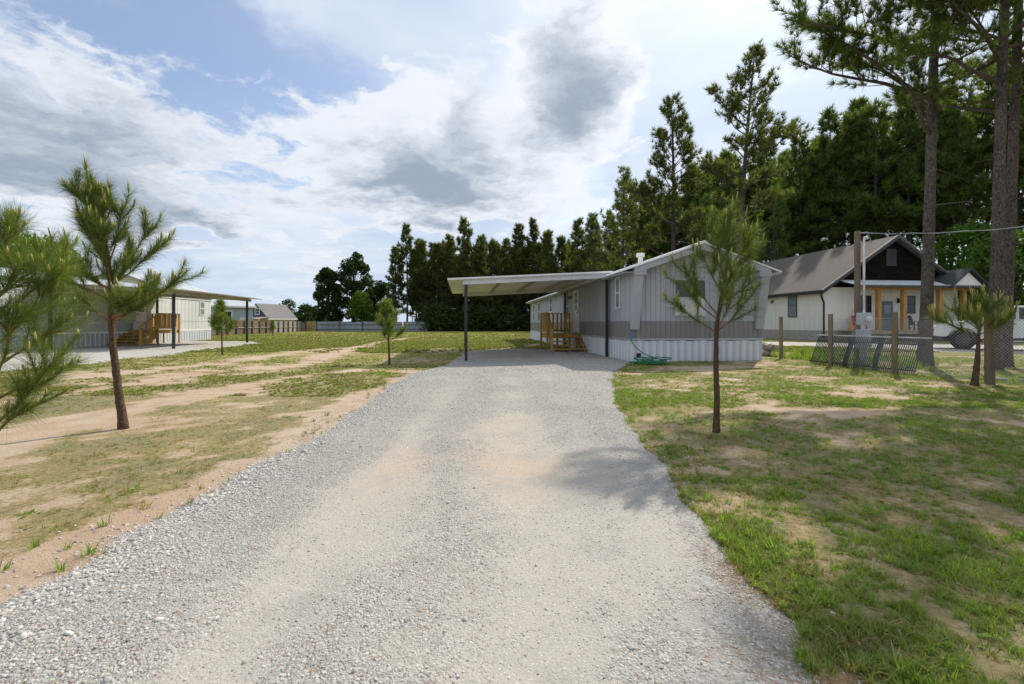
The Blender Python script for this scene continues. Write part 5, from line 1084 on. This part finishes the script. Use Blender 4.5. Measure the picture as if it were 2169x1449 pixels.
young_pine(507, 'young_pine', 'stubby young pine with tall yellow candles in front of the last fence post', (x, y), [(0, 0, 0), (.06, 0, .5), (.08, 0, .95), (.12, 0, 1.25)], [(.72, (-1, .1, .35), .85, .25), (.78, (.9, -.1, .45), .6, .3), (.8, (-.6, -.5, .45), .6, .4), (.82, (.5, .6, .5), .6, .3), (.86, (-.3, .6, .8), .55, .3), (.9, (.4, -.4, .9), .5, .4), (.95, (-.2, 0, 1), .45, .2), (.9, (.9, .2, .5), .75, .2), (.97, (.25, 0, 1), .4, .2)], .22, .0046, .060, .9, candle=.24, stem_cover=.75, subs=.7)
# ------------------------------------------------------------------ loose stones, grass, weeds (uncountable)
def scatter(name, label, cat, protos, P, S, Rz, tilt, seed):
    pc = bpy.data.collections.new(name + '_kinds')
    for o in protos: pc.objects.link(o)
    me = bpy.data.meshes.new(name); me.vertices.add(len(P)); me.vertices.foreach_set('co', np.asarray(P, np.float32).ravel())
    a = me.attributes.new('sc', 'FLOAT_VECTOR', 'POINT'); a.data.foreach_set('vector', np.asarray(S, np.float32).ravel())
    rr = np.random.default_rng(seed); E = np.stack([rr.normal(0, tilt, len(P)), rr.normal(0, tilt, len(P)), Rz], 1)
    a = me.attributes.new('ro', 'FLOAT_VECTOR', 'POINT'); a.data.foreach_set('vector', E.astype(np.float32).ravel())
    a = me.attributes.new('ki', 'INT', 'POINT'); a.data.foreach_set('value', rr.integers(0, len(protos), len(P)).astype(np.int32))
    o = link(bpy.data.objects.new(name, me)); o['kind'] = 'stuff'; o['label'] = label; o['category'] = cat
    g = bpy.data.node_groups.new(name, 'GeometryNodeTree'); g.interface.new_socket('Geometry', in_out='INPUT', socket_type='NodeSocketGeometry'); g.interface.new_socket('Geometry', in_out='OUTPUT', socket_type='NodeSocketGeometry')
    N = g.nodes; i = N.new('NodeGroupInput'); u = N.new('NodeGroupOutput'); m2 = N.new('GeometryNodeMeshToPoints'); ip = N.new('GeometryNodeInstanceOnPoints'); ci = N.new('GeometryNodeCollectionInfo')
    ci.inputs['Collection'].default_value = pc; ci.inputs['Separate Children'].default_value = True; ci.inputs['Reset Children'].default_value = True
    def at(nm, ty): n = N.new('GeometryNodeInputNamedAttribute'); n.data_type = ty; n.inputs['Name'].default_value = nm; return n.outputs['Attribute']
    e2 = N.new('FunctionNodeEulerToRotation'); L = g.links.new
    L(i.outputs[0], m2.inputs['Mesh']); L(m2.outputs[0], ip.inputs['Points']); L(ci.outputs[0], ip.inputs['Instance']); ip.inputs['Pick Instance'].default_value = True
    L(at('ki', 'INT'), ip.inputs['Instance Index']); L(at('ro', 'FLOAT_VECTOR'), e2.inputs[0]); L(e2.outputs[0], ip.inputs['Rotation']); L(at('sc', 'FLOAT_VECTOR'), ip.inputs['Scale']); L(ip.outputs[0], u.inputs[0])
    md = o.modifiers.new('scatter', 'NODES'); md.node_group = g; return o
def stone_mat():
    m = bpy.data.materials.new('loose_gravel_stone'); m.use_nodes = True; t = NT(m.node_tree); oi = t.n('ShaderNodeObjectInfo'); tc = t.n('ShaderNodeTexCoord')
    r = t.n('ShaderNodeValToRGB'); t.set(r.inputs[0], oi.outputs['Random']); cr = r.color_ramp; cr.interpolation = 'LINEAR'
    stops = [(0, (.67, .645, .595)), (.30, (.53, .51, .465)), (.55, (.45, .435, .405)), (.78, (.36, .35, .33)), (.88, (.46, .395, .32)), (.94, (.27, .26, .25)), (.965, (.30, .165, .11)), (1, (.56, .54, .50))]
    cr.elements[0].position = 0; cr.elements[0].color = (*stops[0][1], 1); cr.elements[1].position = 1; cr.elements[1].color = (*stops[-1][1], 1)
    for p, c in stops[1:-1]: e = cr.elements.new(p); e.color = (*c, 1)
    c = t.mix(t.math('MULTIPLY', t.noise(tc.outputs['Object'], 2.5, 4), .5), r.outputs[0], (.36, .33, .29)); p = t.n('ShaderNodeBsdfPrincipled'); t.set(p.inputs['Base Color'], c); p.inputs['Roughness'].default_value = .85; p.inputs['Specular IOR Level'].default_value = .25
    o = t.n('ShaderNodeOutputMaterial'); t.set(o.inputs[0], p); return m
def stones():
    m = stone_mat(); pr = []
    for k in range(6):
        bm = bmesh.new(); bmesh.ops.create_icosphere(bm, subdivisions=1 if k < 3 else 2, radius=.5); rr = random.Random(k)
        sx, sy, sz = rr.uniform(.8, 1.3), rr.uniform(.65, 1.0), rr.uniform(.4, .62)
        for v in bm.verts: f = rr.uniform(.82, 1.18); v.co = Vector((v.co.x * sx * f, v.co.y * sy * f, v.co.z * sz * f))
        for fc_ in bm.faces: fc_.smooth = k >= 2
        me = bpy.data.meshes.new('stone'); bm.to_mesh(me); bm.free(); me.materials.append(m); pr.append(bpy.data.objects.new('stone', me))
    rg = np.random.default_rng(61); P = []; S = []
    for (y0, y1, n, s0, s1) in ((-.5, 1.3, 30000, .005, .016), (1.3, 3.2, 60000, .004, .016), (3.2, 6.0, 50000, .006, .017), (6.0, 11.0, 30000, .010, .020), (11.0, 21.0, 26000, .016, .030)):
        y = rg.uniform(y0, y1, n); l, r = drive_lr(y); x = l - .12 + (r - l + .2) * rg.random(n); so = drive_soil(x, y); e = np.minimum(x - l, r - x)
        clump = fbm(x * 2.2, y * 2.2, 71, 3)
        keep = rg.random(n) < np.clip(.75 * (1.0 - 1.15 * so) * (.1 + 1.4 * clump) + .45 * np.exp(-((x - l) / .4) ** 2) - np.where(e < 0, .45, 0), .24, 1)
        x, y, e, l = x[keep], y[keep], e[keep], l[keep]; s = (s0 + (s1 - s0) * rg.random(len(x)) ** 2.6) * (1.05 - .5 * np.clip(so[keep], 0, 1)); s = s * (1 + .7 * np.exp(-((x - l) / .3) ** 2)) * np.where(rg.random(len(x)) < .012, 2.0, 1)
        P.append(np.stack([x, y, drive_z(x, y) + s * rg.uniform(-.12, .14, len(x))], 1)); S.append(np.stack([s, s, s], 1))
    n = 2600; y = rg.uniform(1.3, 12, n); l, r = drive_lr(y); side = rg.random(n) < .6; off = np.abs(rg.normal(0, .22, n)); x = np.where(side, l - off, r + off); s = .007 + .016 * rg.random(n) ** 2; P.append(np.stack([x, y, hz(x, y) + s * .1], 1)); S.append(np.stack([s, s, s], 1))
    P = np.concatenate(P); S = np.concatenate(S); scatter('gravel', 'loose grey and white gravel stones on the driveway', 'gravel', pr, P, S, rg.uniform(0, 6.28, len(P)), .35, 62)
stones()
def tuft_proto(seed, n, h, w, lean, m, flat=0):
    rg = np.random.default_rng(seed); V = []; T = []
    for i in range(n):
        a = rg.uniform(0, 6.28); r = rg.uniform(0, .3) * h; p = np.array([r * math.cos(a), r * math.sin(a), -.01]); b = a + rg.normal(0, .8); L = h * rg.uniform(.5, 1.1); ln = lean * rg.uniform(.3, 1.3); d = np.array([math.cos(b), math.sin(b), 0]); s = np.array([-d[1], d[0], 0]) * w * rg.uniform(.7, 1.2)
        q1 = p + d * ln * L * .25 + np.array([0, 0, L * .5 * (1 - flat)]); q2 = p + d * ln * L * .9 + np.array([0, 0, L * (1 - .3 * ln) * (1 - flat)])
        k = len(V); V += [p - s, p + s, q1 + s * .85, q1 - s * .85, q2]; T += [(k, k + 1, k + 2), (k, k + 2, k + 3), (k + 3, k + 2, k + 4)]
    return bpy.data.objects.new('tuft', tri_mesh('tuft', np.array(V), np.array(T), m))
G_FRESH = leaf_mat('fresh_grass', (.095, .18, .026), (.235, .325, .062), .48); G_DRY = leaf_mat('dry_grass', (.17, .165, .05), (.30, .26, .10), .35); G_STRAW = leaf_mat('straw_grass', (.30, .24, .11), (.42, .35, .19), .3)
def place_grass(name, label, protos, n, x0, x1, y0, y1, s0, s1, thr, seed, cond=None, power=1.0):
    rg = np.random.default_rng(seed); u = rg.random(n); y = 1 / (1 / (y0 + 2) + u * (1 / (y1 + 2) - 1 / (y0 + 2))) - 2 if power else rg.uniform(y0, y1, n)
    x = rg.uniform(x0, x1, n) if not power else None
    if power: hw = 1.2 * y + 4.5; x = np.clip(rg.uniform(-1, 1, n) * hw, x0, x1); m = (x > x0) & (x < x1)
    else: m = np.ones(n, bool)
    d = grass_density(x, y) + .30 * (fbm(x * 5, y * 5, 81, 2) - .5); m &= (rg.random(n) < np.clip((d - thr) * 2.4, 0, 1)); m &= ~in_drive(x, y, .02) & ~in_poly(x, y, PADL) & ~in_poly(x, y, LANE)
    c, s_ = math.cos(TH), math.sin(TH); lx = (x - TX) * c + (y - TY) * s_; ly = -(x - TX) * s_ + (y - TY) * c; m &= ~((lx > -.05) & (lx < TW + .05) & (ly > -.05) & (ly < TL))
    if cond is not None: m &= cond(x, y)
    x, y, d = x[m], y[m], d[m]; s = (s0 + (s1 - s0) * rg.random(len(x)) ** 2) * (.7 + .5 * np.clip(d, 0, 1)); scatter(name, label, 'grass', protos, np.stack([x, y, hz(x, y) - .004], 1), np.stack([s, s, s * rg.uniform(.6, 1.25, len(x))], 1), rg.uniform(0, 6.28, len(x)), .12, seed + 1)
fresh = [tuft_proto(i, 13, .055, .0022, .75, G_FRESH) for i in range(4)] + [tuft_proto(9, 12, .05, .0024, .9, G_DRY)]
fresh_m = [tuft_proto(20 + i, 13, .055, .0035, .75, G_FRESH) for i in range(3)] + [tuft_proto(29, 12, .05, .0035, .9, G_DRY)]
dry = [tuft_proto(30 + i, 12, .045, .0024, .9, G_DRY) for i in range(3)] + [tuft_proto(36, 10, .05, .0024, .7, G_FRESH), tuft_proto(37, 12, .045, .0022, 1.0, G_STRAW)]
mid = [tuft_proto(40 + i, 14, .055, .007, .8, G_DRY) for i in range(2)] + [tuft_proto(46, 14, .055, .007, .8, G_FRESH)]
far_ = [tuft_proto(50 + i, 16, .07, .018, .8, G_DRY) for i in range(2)] + [tuft_proto(56, 16, .07, .018, .8, G_FRESH)]
place_grass('grass', 'short green grass growing in the sandy yard right of the driveway', fresh, 560000, .9, 12, -.8, 6.5, .5, 1.3, .39, 91)
place_grass('grass', 'patchy green grass between the driveway and the wire fence', fresh_m, 120000, 1.2, 22, 6.5, 17, .6, 1.25, .36, 92)
place_grass('grass', 'dry olive grass on the bare soil left of the driveway', dry, 330000, -13, -1.9, -.8, 7.5, .5, 1.1, .38, 93)
place_grass('grass', 'sparse dry grass around the sandy wheel ruts', mid, 75000, -20, -1.6, 7.5, 20, .6, 1.1, .38, 94)
place_grass('grass', 'mown yellow-green field grass stretching to the far fence', far_, 95000, -46, 18, 19, 60, .8, 1.5, .36, 95)
place_grass('grass', 'thin scattered blades in the bare sandy wheel ruts', dry, 52000, -13, -1.9, -.8, 14, .35, .9, .12, 96, cond=lambda x, y: grass_density(x, y) < .42)
# rank weeds along the wire fence and tall tufts on the driveway verge
weed = [tuft_proto(60 + i, 22, .32, .008, .6, G_FRESH) for i in range(3)]
rg = np.random.default_rng(97); n = 420; x = rg.uniform(9.35, 13.5, n); y = 9.0 + rg.uniform(0, 9.5, n); k = (rg.random(n) < np.exp(-((y - 15.2) / 2.0) ** 2) * 1.0 + .12) & (x < 10.9 + (y > 13) * 2); x, y = x[k], y[k]; s = rg.uniform(.45, 1.25, len(x))
scatter('weeds', 'rank bright green weeds growing along the wire fence', 'weeds', weed, np.stack([x, y, hz(x, y) - .01], 1), np.stack([s, s, s], 1), rg.uniform(0, 6.28, len(x)), .15, 98)
verge = [tuft_proto(70 + i, 18, .13, .004, .7, G_FRESH) for i in range(2)] + [tuft_proto(75 + i, 16, .11, .004, .9, G_DRY) for i in range(2)]
n = 520; y = 1.5 + 12 * rg.random(n) ** 1.5; l, r = drive_lr(y); sd = rg.random(n) < .84; x = np.where(sd, r + np.abs(rg.normal(.05, .22, n)), l - np.abs(rg.normal(.05, .35, n))); k = fbm(x * 1.7, y * 1.7, 83, 2) > .46; x, y = x[k], y[k]; s = rg.uniform(.3, .85, len(x))
scatter('verge_grass', 'taller grass tufts along the edges of the gravel driveway', 'grass', verge, np.stack([x, y, hz(x, y) - .005], 1), np.stack([s, s, s], 1), rg.uniform(0, 6.28, len(x)), .15, 99)
# broad-leaved weeds lying flat in the lawn
rosette = [tuft_proto(80 + i, 14, .10, .010, 1.0, G_FRESH, .7) for i in range(2)]
n = 260; y = 1.6 + 7 * rg.random(n); x = rg.uniform(-1.1, 1.1, n) * y; k = (~in_drive(x, y, .1)) & (grass_density(x, y) > .35) & (fbm(x, y, 85, 2) > .5); x, y = x[k], y[k]; s = rg.uniform(.5, 1.3, len(x))
scatter('flat_weeds', 'flat broad-leaved weeds spread through the yard grass', 'weeds', rosette, np.stack([x, y, hz(x, y)], 1), np.stack([s, s, s], 1), rg.uniform(0, 6.28, len(x)), .1, 100)
# fallen brown pine straw on the right verge
M_STRAW = leaf_mat('fallen_pine_straw', (.24, .13, .065), (.38, .23, .12), .1)
straw = []
for i in range(2):
    rr = np.random.default_rng(i); nn = 26; P = np.stack([rr.normal(0, .06, nn), rr.normal(0, .06, nn), rr.uniform(.002, .018, nn)], 1); straw.append(bpy.data.objects.new('straw', tri_mesh('straw', blades(P, np.zeros((nn, 3)) + rr.normal(0, 1, (nn, 3)) * [1, 1, .06], .09, .0022, 1, .02, rr), np.arange(nn * 3).reshape(-1, 3), M_STRAW)))
n = 45; y = 1.4 + 1.2 * rg.random(n) ** 1.8; l, r = drive_lr(y); x = r + rg.normal(-.02, .09, n); k = fbm(x * 3.6, y * 2.6, 87, 3) > .55; x, y = x[k], y[k]
z = np.where(in_drive(x, y), drive_z(x, y), hz(x, y)) + .004
scatter('pine_straw', 'brown fallen pine straw along the right verge of the driveway', 'straw', straw, np.stack([x, y, z], 1), np.ones((len(x), 3)), rg.uniform(0, 6.28, len(x)), .06, 101)
n = 420; y = 1.6 + 11 * rg.random(n) ** 1.3; x = 1.2 + rg.random(n) * (1.2 * y + 4); k = ~in_drive(x, y, .05); x, y = x[k], y[k]
scatter('needle_litter', 'scattered brown pine needles lying in the yard right of the driveway', 'needle litter', straw, np.stack([x, y, hz(x, y) + .006], 1), np.ones((len(x), 3)) * 1.2, rg.uniform(0, 6.28, len(x)), .08, 103)
